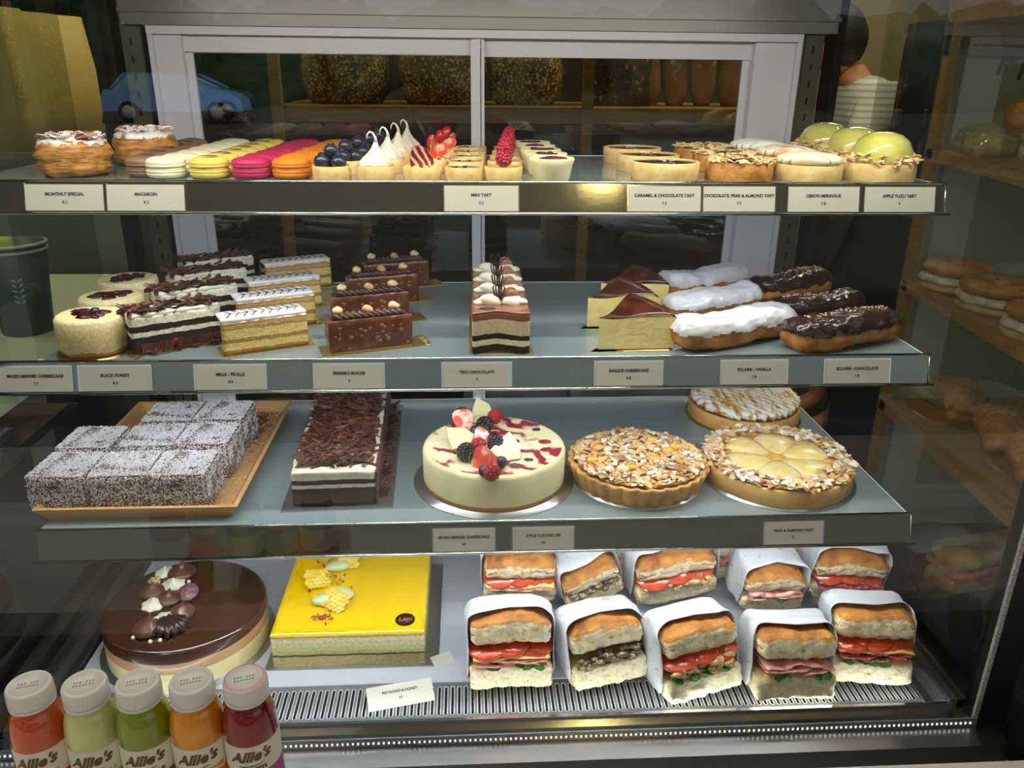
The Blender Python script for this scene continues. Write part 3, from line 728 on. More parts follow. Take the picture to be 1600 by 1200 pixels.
# --- chocolate shaving helper
def shavings(n, x0, x1, y0, y1, z, seed=0, L=(.012, .024), Wd=(.004, .008), up=.004, tilt=.4):
    b = MB(); q = random.Random(seed)
    for _ in range(n):
        b.flake((q.uniform(x0, x1), q.uniform(y0, y1), z+q.uniform(0, up)), q.uniform(*L), q.uniform(*Wd), .0006, eul(q.uniform(-tilt, tilt), q.uniform(-tilt, tilt), q.uniform(0, 6.3)), q.choice([0, 0, 1]), q.uniform(-.5, .8))
    return b
BRN = hexc('2c1712'); CRM = hexc('f0e8d2'); RED = hexc('5a1420')
m_bf = layered('black_forest_layers', .055, [(0, hexc('3a1712')), (.016, hexc('2a1511')), (.0235, CRM), (.0295, BRN), (.038, CRM), (.0500, CRM)], wob=.0022, ws=110, bump=.0009, bs=230, tint=.16)
def black_forest():
    t = thing('black_forest_slice', '', 'cake slice', group='black forest slices')
    L, D = .112, .042
    part('cake_board', MB().box(-L/2-.006, L/2+.006, -D/2-.004, D/2+.004, 0, .0012), M['gold'], t)
    part('cake_layers', MB().gb((0, 0, .0255), (L, D, .048), (26, 10, 12), .0015, .0012, 160, 1), m_bf, t)
    b = MB().gb((0, 0, .0505), (L*.99, D*.98, .006), (24, 10, 3), .002, .0022, 120, 2)
    part('cream_top', b, M['cream'], t)
    part('chocolate_shavings', shavings(120, -L/2, L/2, -D/2+.002, D/2-.004, .0535, 5), [M['shav'], M['shav2']], t)
    b = MB()
    for k in range(16):                        # ridged chocolate bark standing at the foot
        b.box(-.046+.0024*k, -.0445+.0024*k, -D/2-.0016, -D/2+.001, .002, .0145+.001*math.sin(k*.7))
    for k in range(22):
        b.box(-.002+.0020*k, -.0008+.0020*k, -D/2-.0016, -D/2+.001, .003, .0155+.001*math.sin(k))
    part('chocolate_bark', b, M['shav2'], t)
    b = MB()
    for k, x in enumerate((.049, -.006)): b.ball((x, -D/2+.003, .010), .008, 10, 0, None, (1, .6, 1), .2, 200, k)
    part('cherry', b, mat('cherry_jelly', hexc('6a0f22'), .25, coat=.5), t)
    part('chocolate_crumbs', shavings(26, -L/2, L/2, -D/2-.008, -D/2-.001, .002, 9, (.006, .014), (.003, .005), .004), [M['shav'], M['shav2']], t)
    return t
def rot_item(px, py, z, L, D, a):
    """centre of a block from its front-left bottom corner pixel"""
    x, y = at(px, py, z); return (x+math.cos(a)*L/2-math.sin(a)*D/2, y+math.sin(a)*L/2+math.cos(a)*D/2, z, a)
a0 = R(33)
s0 = rot_item(211, 558, z2, .112, .042, a0)
# further slices from their visible top-left corners
def from_top(px, py, zt, L, D, a):
    x, y = at(px, py, zt); return (x+math.cos(a)*L/2-math.sin(a)*D/2, y+math.sin(a)*L/2+math.cos(a)*D/2)
BF = [s0] + [(*from_top(px, py, z2+.052, .112, .042, a0), z2, a0) for px, py in [(243, 461), (268, 434), (287, 413)]]
place(black_forest(), BF, ['cream and chocolate layer slice with shavings, frontmost of four on the second shelf', 'cream and chocolate layer slice with shavings, second from the front', 'cream and chocolate layer slice with shavings, third from the front', 'cream and chocolate layer slice with shavings, rearmost of four on the second shelf'])

# --- mille-feuille
PAS = hexc('c99a5c'); CUS = hexc('f0d384'); PD = hexc('9a6a34')
m_mf = layered('mille_feuille_layers', .052, [(0, PD), (.004, hexc('b98546')), (.007, CUS), (.016, hexc('b48a50')), (.0215, CUS), (.033, hexc('bd9560')), (.037, hexc('d8b070')), (.0395, hexc('b98a4e')), (.0425, hexc('f2efe8'))], wob=.0026, ws=120, bump=.0012, bs=300, tint=.07)
def mille():
    t = thing('mille_feuille', '', 'pastry slice', group='mille-feuille slices')
    L, D = .107, .040
    part('cake_board', MB().box(-L/2-.004, L/2+.008, -D/2-.002, D/2+.002, 0, .001), M['gold'], t)
    part('pastry_layers', MB().gb((0, 0, .0225), (L, D, .043), (24, 9, 12), .001, .0013, 190, 3), m_mf, t)
    part('icing', MB().gb((0, 0, .0455), (L*1.005, D*1.01, .0065), (22, 9, 3), .0025, .0008, 90, 4), M['sugar'], t)
    b = MB(); ph = .0005
    b.tube([(-L/2+.006+(L-.012)*k/12, .002*math.sin(k*2), .0489) for k in range(13)], .0006, 5)
    for k in range(9):
        x = -L/2+.012+.0105*k
        b.tube([(x-.004, -.014, .0488), (x, -.006, .0490), (x+.004, .001, .0491), (x+.001, .008, .0490), (x-.003, .015, .0488)], .00062, 5)
    part('chocolate_feathering', b, M['choc'], t)
    # clear film round the slice
    b = MB().box(-L/2-.0016, -L/2-.0012, -D/2, D/2, .001, .047)
    part('clear_film', b, glass('clear_film', (.95, .95, .95), .10), t)
    return t
a1 = R(25)
MF = [rot_item(352, 558, z2, .107, .040, a1)] + [(*from_top(px, py, z2+.047, .107, .040, a1), z2, a1) for px, py in [(369, 470), (388, 443), (414, 414)]]
place(mille(), MF, ['feathered white iced mille-feuille slice, %s of four' % nth(i, 4) for i in range(4)])

# --- hazelnut chocolate slices
m_hz = mat('nutty_milk_chocolate', hexc('6e3f28'), .28, hexc('57301e'), 50, .4, .6, col3=hexc('a8744a'), lo3=.64, hi3=.70, ns3=130, coat=.5, bump=.0012, bs=110)
def hazel():
    t = thing('hazelnut_chocolate_slice', '', 'cake slice', group='hazelnut chocolate slices')
    L, D = .107, .036
    b = MB().box(-L/2-.010, L/2+.022, -D/2-.004, D/2+.004, 0, .001)
    for k in range(5): b.lathe([(0, 0), (.005, 0), (.005, .001), (0, .001)], 12, 0, Matrix.Translation((L/2+.022, -D/2+.002+.008*k, 0)))
    part('cake_board', b, M['gold'], t)
    part('cake_bar', MB().gb((0, 0, .0215), (L, D, .041), (28, 10, 12), .002, .0006, 120, 6), m_hz, t)
    part('nut_bits', (lambda b: [b.ball((rnd.uniform(-.048, .048), -D/2, rnd.uniform(.006, .034)), rnd.uniform(.0012, .0026), 6, 0, None, (1.6, .5, 1)) for _ in range(26)] and b)(MB()), mat('chocolate_coated_nut', hexc('8f5c3c'), .3, coat=.5), t)
    part('front_wall', MB().gb((0, -D/2+.001, .0225), (L+.002, .003, .044), (24, 3, 8), .0012, .0006, 150, 2), m_hz, t)
    b = MB()
    for s in (-1, 1):
        for k in range(11):
            x = -L/2+.012+.0082*k; b.tube([(x-.004, s*.001, .0440), (x, s*.0045, .0470), (x+.007, s*.0105, .0440)], [.0030, .0046, .0016], 8)
    part('piped_chocolate', b, mat('piped_ganache', hexc('4a2c22'), .35, coat=.2), t)
    for x, y in ((-.038, .002), (.0, -.002), (.036, .003)):
        b = MB().ball((x, y, .0525), .0062, 12, 0, None, (1.15, 1, .85), .35, 160, x*99)
        part('hazelnut', b, mat('toasted_hazelnut', hexc('f0d39c'), .4, hexc('c08a48'), 90, .45, .65), t)
    return t
a2 = R(19)
HZ = [rot_item(517, 556, z2, .107, .036, a2)] + [(*from_top(px, py, z2+.044, .107, .036, a2), z2, a2) for px, py in [(521, 466), (546, 436), (570, 414)]]
place(hazel(), HZ, ['milk chocolate bar cake topped with hazelnuts, %s of four' % nth(i, 4) for i in range(4)])

# --- trio chocolate
m_tr = layered('three_chocolate_layers', .056, [(0, hexc('1d100c')), (.011, hexc('ece0bb')), (.0185, hexc('21120d')), (.0255, hexc('dcc49a')), (.0445, hexc('8a5238'))], wob=.0016, ws=90, bump=.0004, bs=200, tint=.10)
def trio():
    t = thing('triple_chocolate_cake', '', 'cake', group='triple chocolate cakes')
    L, D = .074, .052
    part('cake_board', MB().box(-L/2-.004, L/2+.004, -D/2-.002, D/2+.004, 0, .001), M['gold'], t)
    def wave(p): return Vector((p.x, p.y+.006*math.cos(p.x*95+.5), p.z))
    part('cake_layers', MB().gb((0, 0, .0275), (L, D, .053), (24, 10, 16), .0018, 0, 60, 0, wave), m_tr, t)
    part('chocolate_glaze', MB().gb((0, 0, .0545), (L*1.01, D*1.01, .004), (24, 10, 2), .0018, 0, 60, 0, wave), mat('satin_milk_glaze', hexc('8a5840'), .3, coat=.4), t)
    for s, x in ((-1, -.014), (1, .016)):
        b = MB().ball((0, 0, .005), .0115, 18, 0, None, (1, .95, .85), .35, 90, s+2); b.ball((.008, -.001, .004), .008, 14, 0, None, (1.2, .8, .6), .3, 90, s+4); T = Matrix.Translation((x, .011, .055)) @ Matrix.Scale(1.2, 4, (1, 0, 0)); b.v = [tuple(T @ Vector((v[0]*s, v[1], v[2]))) for v in b.v]
        part('cream_quenelle', b, M['cream'], t)
    b = MB()
    for k in range(5):
        a = -.5+.25*k; b.tube([(-.002, .006, .056), (-.002+.010*math.sin(a), .008, .068), (-.002+.016*math.sin(a), .004+.004*math.sin(k), .080), (-.002+.008*math.sin(a), .002, .086)], [.0014, .0012, .001, .0006], 6)
    part('chocolate_curl', b, M['choc'], t)
    b = MB()
    for y in (-.0045, .0045): b.ball((0, y, 0), .0105, 18, 0, None, (1, .38, 1))
    b.ball((0, 0, 0), .0096, 14, 1, None, (1, .3, 1)); T = Matrix.Translation((.014, .016, .066)) @ eul(.2, .1, .3); b.v = [tuple(T @ Vector(v)) for v in b.v]
    part('small_macaron', b, [mat('macaron_mocha', hexc('9a6a50'), .5), M['choc']], t)
    part('chocolate_button', MB().ball((-.017, -.014, .0568), .011, 18, 0, None, (1, .6, .14)), M['choc'], t)
    return t
x0, y0 = at(783, 554, z2)
place(trio(), [(x0+.0005*i, y0+.030+.062*i, z2, 0) for i in range(4)], ['striped triple chocolate cake with cream and curls, %s of four' % nth(i, 4) for i in range(4)])

# --- basque cheesecake wedges
def basque():
    t = thing('basque_cheesecake_slice', '', 'cheesecake slice', group='basque cheesecake slices')
    L = .102; half = R(25)
    def wedge(zt, zb, grow=1, dz=0):
        vs = []; fs = []; nr, na = 14, 10; 
        def P(i, j, top):
            u = i/nr; a = -half+2*half*j/na; r = L*u*grow
            h = zt+.013*math.exp(-((u-.80)/.30)**2)*(.25+.75*(a+half)/(2*half)) - .003*math.sin(u*7)*(1-u) - .006*(u > .93)*(u-.93)*12 + dz if top else zb
            return (r*math.cos(a), r*math.sin(a), h)
        for top in (0, 1):
            for i in range(nr+1):
                for j in range(na+1): vs.append(P(i, j, top))
        N = (nr+1)*(na+1); id_ = lambda i, j, t_: t_*N+i*(na+1)+j; ms = []
        for i in range(nr):
            for j in range(na):
                fs.append((id_(i, j, 1), id_(i+1, j, 1), id_(i+1, j+1, 1), id_(i, j+1, 1))); ms.append(1)
                fs.append((id_(i, j, 0), id_(i, j+1, 0), id_(i+1, j+1, 0), id_(i+1, j, 0))); ms.append(0)
            fs.append((id_(i, 0, 0), id_(i+1, 0, 0), id_(i+1, 0, 1), id_(i, 0, 1))); ms.append(0)
            fs.append((id_(i, na, 0), id_(i, na, 1), id_(i+1, na, 1), id_(i+1, na, 0))); ms.append(0)
        for j in range(na): fs.append((id_(nr, j, 0), id_(nr, j+1, 0), id_(nr, j+1, 1), id_(nr, j, 1))); ms.append(2)
        return vs, fs, ms
    part('cake_board', MB().add(*(lambda w_: (w_[0], w_[1], 0))(wedge(-.009, 0, 1.08, .010)), T=Matrix.Translation((-.014, 0, 0)) @ Matrix.Scale(.08, 4, (0, 0, 1))), M['gold'], t)
    vs, fs, ms = wedge(.044, .0012)
    part('cheesecake_wedge', MB().add(vs, fs, ms, None, True), [mat('custardy_cheesecake', hexc('f2d98a'), .5, hexc('f8e6ac'), 60, .4, .65, bump=.0010, bs=220), m_ccs, mat('side_crust', hexc('e4bf68'), .5, hexc('b5803a'), 80, .5, .7)], t)
    vs, fs, ms = wedge(.0455, .0435, 1.005)
    part('burnt_top', MB().add(vs, fs, 0), mat('caramelised_top', hexc('3c1b10'), .22, hexc('6e3216'), 35, .4, .7, coat=.7, bump=.0006, bs=120), t)
    return t
t = basque()
BQ = []
for px, py, aa in [(930, 549, 27), (913, 513, 27), (934, 487, 20)]:
    x, y = at(px, py, z2); BQ.append((x, y, z2, R(aa)))
# tip sits at the left; the long cut side faces the viewer
place(t, [(x+.004, y+.004, z, a+R(0)) for x, y, z, a in BQ], ['dark-topped burnt cheesecake wedge, frontmost of three', 'dark-topped burnt cheesecake wedge, middle of three', 'dark-topped burnt cheesecake wedge, rearmost of three'])

# --- eclairs
def eclair(kind, seed=0):
    t = thing('eclair', '', 'eclair', group='vanilla eclairs' if kind == 'v' else 'chocolate eclairs')
    L, D, H = .165, .050, .040
    def bend(p): return Vector((p.x, p.y+1.2*p.x*p.x-.002, p.z+.5*p.x*p.x*0+.002*math.sin(p.x*60+seed)))
    part('choux_bun', MB().gb((0, 0, H/2), (L, D, H), (40, 16, 12), .0185, .0022, 75, seed, bend), mat('choux_pastry', hexc('cf9248'), .55, hexc('a8662c'), 60, .35, .7, bump=.0016, bs=170), t)
    zt = .003
    def keep(c, n): return c.z > zt+.0035*noise.noise(Vector((c.x*70+seed, c.y*40, 0)))+.0015*math.sin(c.x*140)
    b = MB().gb((0, 0, H/2+.0008), (L*1.012, D*1.05, H*1.06), (56, 20, 18), .0185, .0022, 75, seed, bend, 0, keep)
    part('icing', b, mat('vanilla_fondant', hexc('dcdadf'), .28, coat=.4, bump=.0008, bs=28) if kind == 'v' else mat('chocolate_fondant', hexc('33201a'), .22, coat=.6, bump=.0012, bs=35), t)
    if kind == 'c':
        b = MB(); q = random.Random(seed+3)
        for _ in range(50):
            x = q.uniform(-.065, .065); b.gb((x, 1.2*x*x+q.gauss(0, .004), H+.0035+.002*math.sin(x*60+seed)), (.0028, .0022, .0018), (2, 2, 2), .0006, .0003, 500, q.random()*9)
        part('nib_sprinkles', b, mat('pink_nibs', hexc('e2c0b6'), .5, hexc('a87868'), 300), t)
    return t
def put_eclair(t, pl, pr, lab):
    a = Vector((*at(*pl, z2+.02), 0)); c = Vector((*at(*pr, z2+.02), 0)); mid = (a+c)/2; d = c-a
    t.location = (mid.x, mid.y, z2); t.rotation_euler = (0, 0, math.atan2(d.y, d.x)); t['label'] = lab
    k = d.length/.165; t.scale = (k, min(k*1.02, 1.1), min(k*1.02, 1.05))
for k, (pl, pr) in enumerate([((1058, 527), (1236, 497)), ((1047, 487), (1181, 464)), ((1037, 451), (1164, 433))]):
    put_eclair(eclair('v', k*3), pl, pr, 'eclair with smooth white icing, %s of three' % ['frontmost', 'middle', 'rearmost'][k])
for k, (pl, pr) in enumerate([((1238, 528), (1396, 503)), ((1212, 491), (1342, 474)), ((1184, 458), (1290, 437))]):
    put_eclair(eclair('c', k*3+1), pl, pr, 'eclair with dark chocolate icing and nibs, %s of three' % ['frontmost', 'middle', 'rearmost'][k])
# ================================================================== THIRD SHELF
z3 = Z[3]
m_bamboo = mat('bamboo_wood', hexc('cfa06a'), .45, hexc('b98a52'), 30, .3, .7, aniso=(1, 14, 14))
# --- wooden tray
t = thing('wooden_tray', 'rectangular bamboo tray with sloping sides at the left of the third shelf', 'tray', (.118, -.232, z3))
TW, TD = .262, .372
def ring(w, d, z): return [(-w/2, -d/2, z), (w/2, -d/2, z), (w/2, d/2, z), (-w/2, d/2, z)]
rings = [ring(TW-.026, TD-.026, 0), ring(TW, TD, .021), ring(TW-.012, TD-.012, .021), ring(TW-.036, TD-.036, .005)]
vs = [p for r in rings for p in r]; fs = [(3, 2, 1, 0), (12, 13, 14, 15)]
for k in range(3):
    for j in range(4): fs.append((k*4+j, k*4+(j+1) % 4, k*4+4+(j+1) % 4, k*4+4+j))
b = MB().add(vs, fs, 0, None, True); part('tray_body', b, m_bamboo, t)
b = MB(); q = random.Random(5)
for _ in range(900):
    x = q.uniform(-.10, .112); y = q.uniform(-.165, .17)
    b.flake((x, y, .0056), .0035, .0007, .0004, eul(q.uniform(-.3, .3), 0, q.uniform(0, 6)))
part('coconut_crumbs', b, mat('coconut', hexc('f3f1ee'), .6), t)
b = MB()
for _ in range(260):
    a = q.gauss(0, 1); b.flake((.088+q.gauss(0, .009), .10+q.gauss(0, .035), .0054), .004, .003, .0004, eul(0, 0, q.uniform(0, 6)))
part('cocoa_crumbs', b, mat('cocoa_crumb', hexc('7a4a30'), .7), t)
# --- lamingtons
m_lam = mat('cocoa_sponge', hexc('4c2c20'), .75, hexc('5f3a2c'), 60, col3=hexc('cfc6c2'), lo3=.53, hi3=.60, ns3=420, bump=.0012, bs=420)
m_coco = mat('desiccated_coconut', hexc('e2e0e6'), .65)
def lamington():
    t = thing('lamington', '', 'cake', group='coconut lamingtons')
    S, H = .0755, .055
    part('sponge', MB().gb((0, 0, H/2), (S, S, H), (16, 16, 12), .005, .0022, 70, 4), m_lam, t)
    b = MB(); q = random.Random(9)
    def put(n, f):
        for _ in range(n):
            p, nn = f(); b.flake(p, q.uniform(.0025, .0045), .0008, .0005, nn @ eul(q.uniform(-.5, .5), q.uniform(-.5, .5), q.uniform(0, 6)))
    put(2300, lambda: ((q.uniform(-.5, .5)*(S-.003), q.uniform(-.5, .5)*(S-.003), H+.0004+q.uniform(-.0008, .001)), Matrix.Identity(4)))
    for ax in range(4):
        Rm = Matrix.Rotation(ax*PI/2, 4, 'Z')
        put(650, lambda: (Rm @ Vector((q.uniform(-.5, .5)*(S-.004), -S/2-.0002+q.uniform(-.0004, .0006), .002+(H-.004)*q.random()**.8)), Rm @ Matrix.Rotation(PI/2, 4, 'X')))
    part('coconut_coating', b, m_coco, t)
    return t
x0, y0 = .118-.0785, -.365
LM = []; labs = []
zt_ = z3+.0055
rows_ = [([0, 1, 2], 'front row'), ([0, 1, 2], 'second row'), ([1, 2], 'third row')]
for r, (cs, rn) in enumerate(rows_):
    for c in cs:
        LM.append((x0-.024+.0770*c+(.004 if r else 0)-(.006 if r == 1 and c == 0 else 0), y0+.087*r+(.004*c if r else 0), zt_, rnd.uniform(-.05, .05)+(c % 2)*PI/2)); labs.append('coconut-covered cake square, %s of the %s on the bamboo tray' % (['left', 'middle', 'right'][c] if r < 2 else ['', 'left', 'right'][c], rn))
place(lamington(), LM, labs)

# --- black forest log
m_log = layered('log_layers', .055, [(0, hexc('1e110d')), (.006, hexc('4d2f20')), (.021, hexc('241410')), (.028, CRM), (.0335, hexc('221411')), (.0405, CRM)], wob=.0014, ws=60, bump=.0006, bs=220)
t = thing('black_forest_log', 'long rectangular cream cake heaped with chocolate shavings on a silver board', 'cake', (.368, -.212, z3), R(2))
L, D = .112, .345
part('cake_board', MB().box(-.075, .075, -D/2-.012, D/2+.01, 0, .0016), M['silver'], t)
part('cake_layers', MB().gb((-.004, 0, .0255), (L, D, .048), (14, 30, 12), .0015, .001, 120, 8), m_log, t)
part('cream_top', MB().gb((-.004, 0, .050), (L, D*1.005, .008), (18, 44, 3), .003, .0028, 80, 3), M['cream'], t)
part('chocolate_shavings', shavings(1500, -.004-L/2+.005, -.004+L/2-.007, -D/2+.014, D/2, .0535, 15, (.010, .030), (.004, .008), .0075, .42), [M['shav'], M['shav2']], t)
part('chocolate_side', MB().box(L/2-.0035, L/2-.001, -D/2, D/2, .001, .050), M['shav2'], t)
part('fallen_shavings', shavings(110, L/2, L/2+.014, -D/2+.02, D/2, .003, 16, (.008, .02), (.003, .006), .010, .8), [M['shav'], M['shav2']], t)

# --- whole berry cheesecake
cc = (.590, -.312)
t = thing('whole_berry_cheesecake', 'large round cheesecake with berry swirl and fresh berries on a silver board', 'cheesecake', (*cc, z3))
part('cake_board', MB().lathe([(0, 0), (.117, 0), (.117, .0016), (0, .0016)], 72), M['silver'], t)
m_swl = stripes('raspberry_swirl_top', hexc('f3e6b8'), hexc('a02646'), 13, 8, 'DIAGONAL', .4, .45, .80, mask=(14, .32, .50), coat=.2, dscale=1.6)
m_big = layered('cheesecake_side', .06, [(0, hexc('b07a44')), (.008, hexc('cfa25f')), (.010, hexc('ece0aa')), (.042, hexc('f2e6b8'))], wob=.003, ws=60, bump=.0002, bs=120, tint=.02)
part('cheesecake_body', MB().lathe([(0, .0016), (.1015, .0016), (.1025, .01), (.1030, .050), (.1015, .0545), (.098, .0570), (.093, .0565), (.086, .0555), (.04, .0553), (0, .0553)], 96, [0]*4+[1]*1+[2]*4), [m_big, mat('cheesecake_rim', hexc('f2e2a0'), .4), m_swl], t)
q = random.Random(21); b = MB()
for k in range(15):
    a = k*2.4+.3; r = .034+.05*((k*.37) % 1); b.ball((r*math.cos(a), r*math.sin(a), .0556), .0085 if k % 2 else .006, 12, k % 2, None, (1.1, .8, .32), .4, 260, k)
part('baked_in_berries', b, [M['blue'], M['rasp']], t)
def pxon(px, py, h, o=cc):
    x, y = at(px, py, z3+h); return x-o[0], y-o[1]
def berry_part(nm, mb, ms, px, py, h, E=None, z=None):
    x, y = pxon(px, py, h); T = Matrix.Translation((x, y, (z if z is not None else h))) @ (E or Matrix.Identity(4))
    mb.v = [tuple(T @ Vector(v)) for v in mb.v]; return part(nm, mb, ms, t)
def leafy():
    b = MB()
    for k in range(5):
        a = k*2*PI/5; b.flake((.005*math.cos(a), .005*math.sin(a), .001), .010, .004, .0006, eul(0, .3, a), 0, .5)
    return b
for px, py, ex, L_, wf in [(724, 656, (R(-42), 0, R(14)), .036, 1), (752, 682, (R(-40), R(35), R(10)), .028, .9), (757, 720, (R(-48), R(-70), R(12)), .040, 1)]:
    sb = berry_part('strawberry_half', strawberry_half(L_, L_*.45), [M['red'], M['redflesh']], px, py, .068, eul(*ex) @ Matrix.Translation((0, 0, -L_/2)))
    x, y = pxon(px, py, .068); lb = leafy(); T = Matrix.Translation((x, y, .068)) @ eul(*ex) @ Matrix.Translation((0, 0, L_*.52)); lb.v = [tuple(T @ Vector(v)) for v in lb.v]
    part('leaf', lb, M['leaf'], sb)
for px, py in [(728, 706), (757, 664), (776, 694)]:
    berry_part('blackberry', raspberry(.0125, 1.15, 1, 60), M['blackb'], px, py, .068, eul(R(40), .3, .4))
for px, py in [(773, 651), (747, 697), (769, 738)]:
    berry_part('raspberry', raspberry(.0108, 1.2, 1, 60), M['rasp'], px, py, .067, eul(R(25), .2, .4))
for px, py in [(783, 722), (743, 673), (757, 736), (771, 685)]:
    berry_part('blueberry', MB().ball((0, 0, 0), .0085, 18), M['blue'], px, py, .064)
for px, py, E_, s in [(752, 640, eul(R(75), 0, R(10)), 1.0), (718, 683, eul(R(25), R(-10), R(30)), 1.2), (793, 700, eul(R(35), R(15), R(-20)), 1.25)]:
    b = MB(); pts = [(-.017, -.012), (.004, -.016), (.018, -.006), (.012, .008), (-.006, .020), (-.012, .006)]
    n = 6; b.add([(x*s, y*s, zz) for zz in (-.0009, .0009) for x, y in pts], [tuple(range(n-1, -1, -1)), tuple(range(n, 2*n))]+[(i, (i+1) % n, n+(i+1) % n, n+i) for i in range(n)], 0, None, True)
    berry_part('white_chocolate_shard', b, M['whitechoc'], px, py, .069, E_)

# --- apple custard pie
t = thing('apple_custard_pie', 'round fluted pie covered in sugared almond flakes, in the middle of the third shelf', 'pie', (.800, -.318, z3))
part('cake_board', MB().lathe([(0, 0), (.094, 0), (.094, .0014), (0, .0014)], 60), M['silver'], t)
fl = lambda th, r, z: (r*(1+.07*abs(math.cos(15*th))**.7) if r > .07 else r, z)
part('fluted_crust', MB().lathe([(0, .0014), (.084, .0014), (.089, .010), (.096, .030), (.0965, .034), (.093, .0345), (.091, .031), (0, .031)], 170, 0, None, fl), mat('golden_fluted_crust', hexc('dba862'), .55, hexc('b37a3c'), 40, .4, .7, bump=.0006, bs=300), t)
part('pie_filling', MB().disc_field(.091, 16, 60, lambda x, y: .034+.004*(1-(x*x+y*y)/.0083)+.003*noise.noise(Vector((x*60, y*60, 1))), 0), mat('almond_custard', hexc('e0aa58'), .5, hexc('c98a3c'), 50, bump=.001, bs=150), t)
b = MB(); q = random.Random(31)
for _ in range(700):
    a = q.uniform(0, 2*PI); r = .092*math.sqrt(q.random()); b.flake((r*math.cos(a), r*math.sin(a), .0372+.0038*(1-(r/.091)**2)+q.uniform(0, .003)), q.uniform(.009, .016), q.uniform(.006, .010), .0006, eul(q.uniform(-.5, .5), q.uniform(-.5, .5), q.uniform(0, 6)), 0 if q.random() < .88 else 1, .3, True)
part('almond_flakes', b, [M['almond'], mat('sugar_dusted_flakes', hexc('e9e3da'), .6)], t)
b = MB()
for x, y in [(-.055, .02), (.045, .006), (.02, -.02), (.06, .02), (-.02, -.045), (-.07, -.02), (.03, .045)]: b.gb((x, y, .0415), (.016, .012, .008), (4, 4, 4), .003, .001, 150, x*99)
part('apple_pieces', b, mat('glazed_apple', hexc('f2b84c'), .25, coat=.6), t)

# --- pear and almond tart
pc = (1.010, -.312)
t = thing('whole_pear_almond_tart', 'large round pear tart with a sugared almond rim on a silver board', 'tart', (*pc, z3))
part('cake_board', MB().lathe([(0, 0), (.114, 0), (.114, .0016), (0, .0016)], 72), M['silver'], t)
part('tart_crust', MB().lathe([(0, .0016), (.1065, .0016), (.1085, .004), (.109, .0265), (.1075, .0280), (.1035, .0280), (.103, .025), (0, .025)], 90, 0, None, lambda th, r, z: (r*(1+.004*noise.noise(Vector((math.cos(th)*5, math.sin(th)*5, z*90)))), z)), mat('golden_crust', hexc('dfb06a'), .55, hexc('c8924c'), 30, .4, .7, bump=.0004, bs=300), t)
part('baked_custard', MB().disc_field(.103, 16, 60, lambda x, y: .029+.002*noise.noise(Vector((x*50, y*50, 7)))), mat('baked_frangipane', hexc('efbf62'), .3, hexc('c67c26'), 26, .42, .66, coat=.6), t)
m_pear = mat('poached_pear', hexc('f0cf7e'), .22, hexc('f6e0a4'), 45, .4, .6, coat=.8, sss=.3)
for k in range(6):
    a = k*PI/3+.25
    b = MB().lathe([(0, 0), (.016, .002), (.027, .010), (.031, .024), (.026, .040), (.015, .056), (.007, .066), (0, .068)], 24)
    b.v = [(x, y, max(z_, -9)) for x, y, z_ in b.v]
    T = Matrix.Translation((.080*math.cos(a), .080*math.sin(a), .0282)) @ Matrix.Rotation(a+PI, 4, 'Z') @ Matrix.Rotation(PI/2, 4, 'Y') @ Matrix.Scale(.24, 4, (1, 0, 0))
    b.v = [tuple(T @ Vector(v)) for v in b.v]
    part('pear_half', b, m_pear, t)
b = MB(); q = random.Random(41)
for _ in range(620):
    a = q.uniform(0, 2*PI); r = q.uniform(.082, .1075)+(.0 if q.random() < .9 else -.012); b.flake((r*math.cos(a), r*math.sin(a), .0300+q.uniform(0, .0065)), q.uniform(.010, .016), q.uniform(.006, .010), .0007, eul(q.uniform(-.6, .6), q.uniform(-.6, .6), q.uniform(0, 6)), 0 if q.random() < .72 else 1, .3, True)
part('almond_flakes', b, [M['almond'], mat('sugar_dusted_flakes', hexc('e9e3da'), .6)], t)

# --- large lemon meringue tart behind
t = thing('whole_lemon_meringue_tart', 'large round tart with toasted meringue ropes, behind the pear tart', 'tart', (1.034, -.088, z3))
part('cake_board', MB().lathe([(0, 0), (.098, 0), (.098, .0014), (0, .0014)], 60), M['gold'], t)
part('tart_crust', MB().lathe([(0, .0014), (.093, .0014), (.0945, .004), (.095, .024), (.0925, .026), (.089, .024), (0, .024)], 80), mat('golden_crust_plain', hexc('dba862'), .55, hexc('c68f4c'), 30, .4, .7), t)
b = MB()
for j in range(15):
    u = -.084+.012*j; half = math.sqrt(max(.0001, .090**2-u*u)); pts = []; rad = []
    for i in range(17):
        v = -1+2*i/16; pts.append((u+.004*math.sin(v*2+j*.3), v*half, .0325+.006*math.cos(v*1.5)*math.cos(u*14))); rad.append(.0082*(1-.25*abs(v)**4)*(1+.05*math.sin(i*1.7+j)))
    b.tube(pts, rad, 10)
T = Matrix.Rotation(R(48), 4, 'Z'); b.v = [tuple(T @ Vector(v)) for v in b.v]
m, nt, bs_ = _new('toasted_meringue'); v = _coord(nt)
mp = nt.nodes.new('ShaderNodeMapping'); mp.inputs['Rotation'].default_value = (0, 0, -R(48)); mp.inputs['Scale'].default_value = (1, .16, 1); nt.links.new(v, mp.inputs[0])
n = _noise(nt, 130, 4, mp.outputs[0], .4); r = _ramp(nt, n.outputs[0], [(.46, hexc('f9f6f0')), (.56, hexc('e8c07a')), (.66, hexc('b47a34'))]); nt.links.new(r.outputs[0], bs_.inputs[0]); bs_.inputs['Roughness'].default_value = .45
part('meringue', b, m, t)

# ================================================================== BOTTOM DECK
z4 = Z[4]
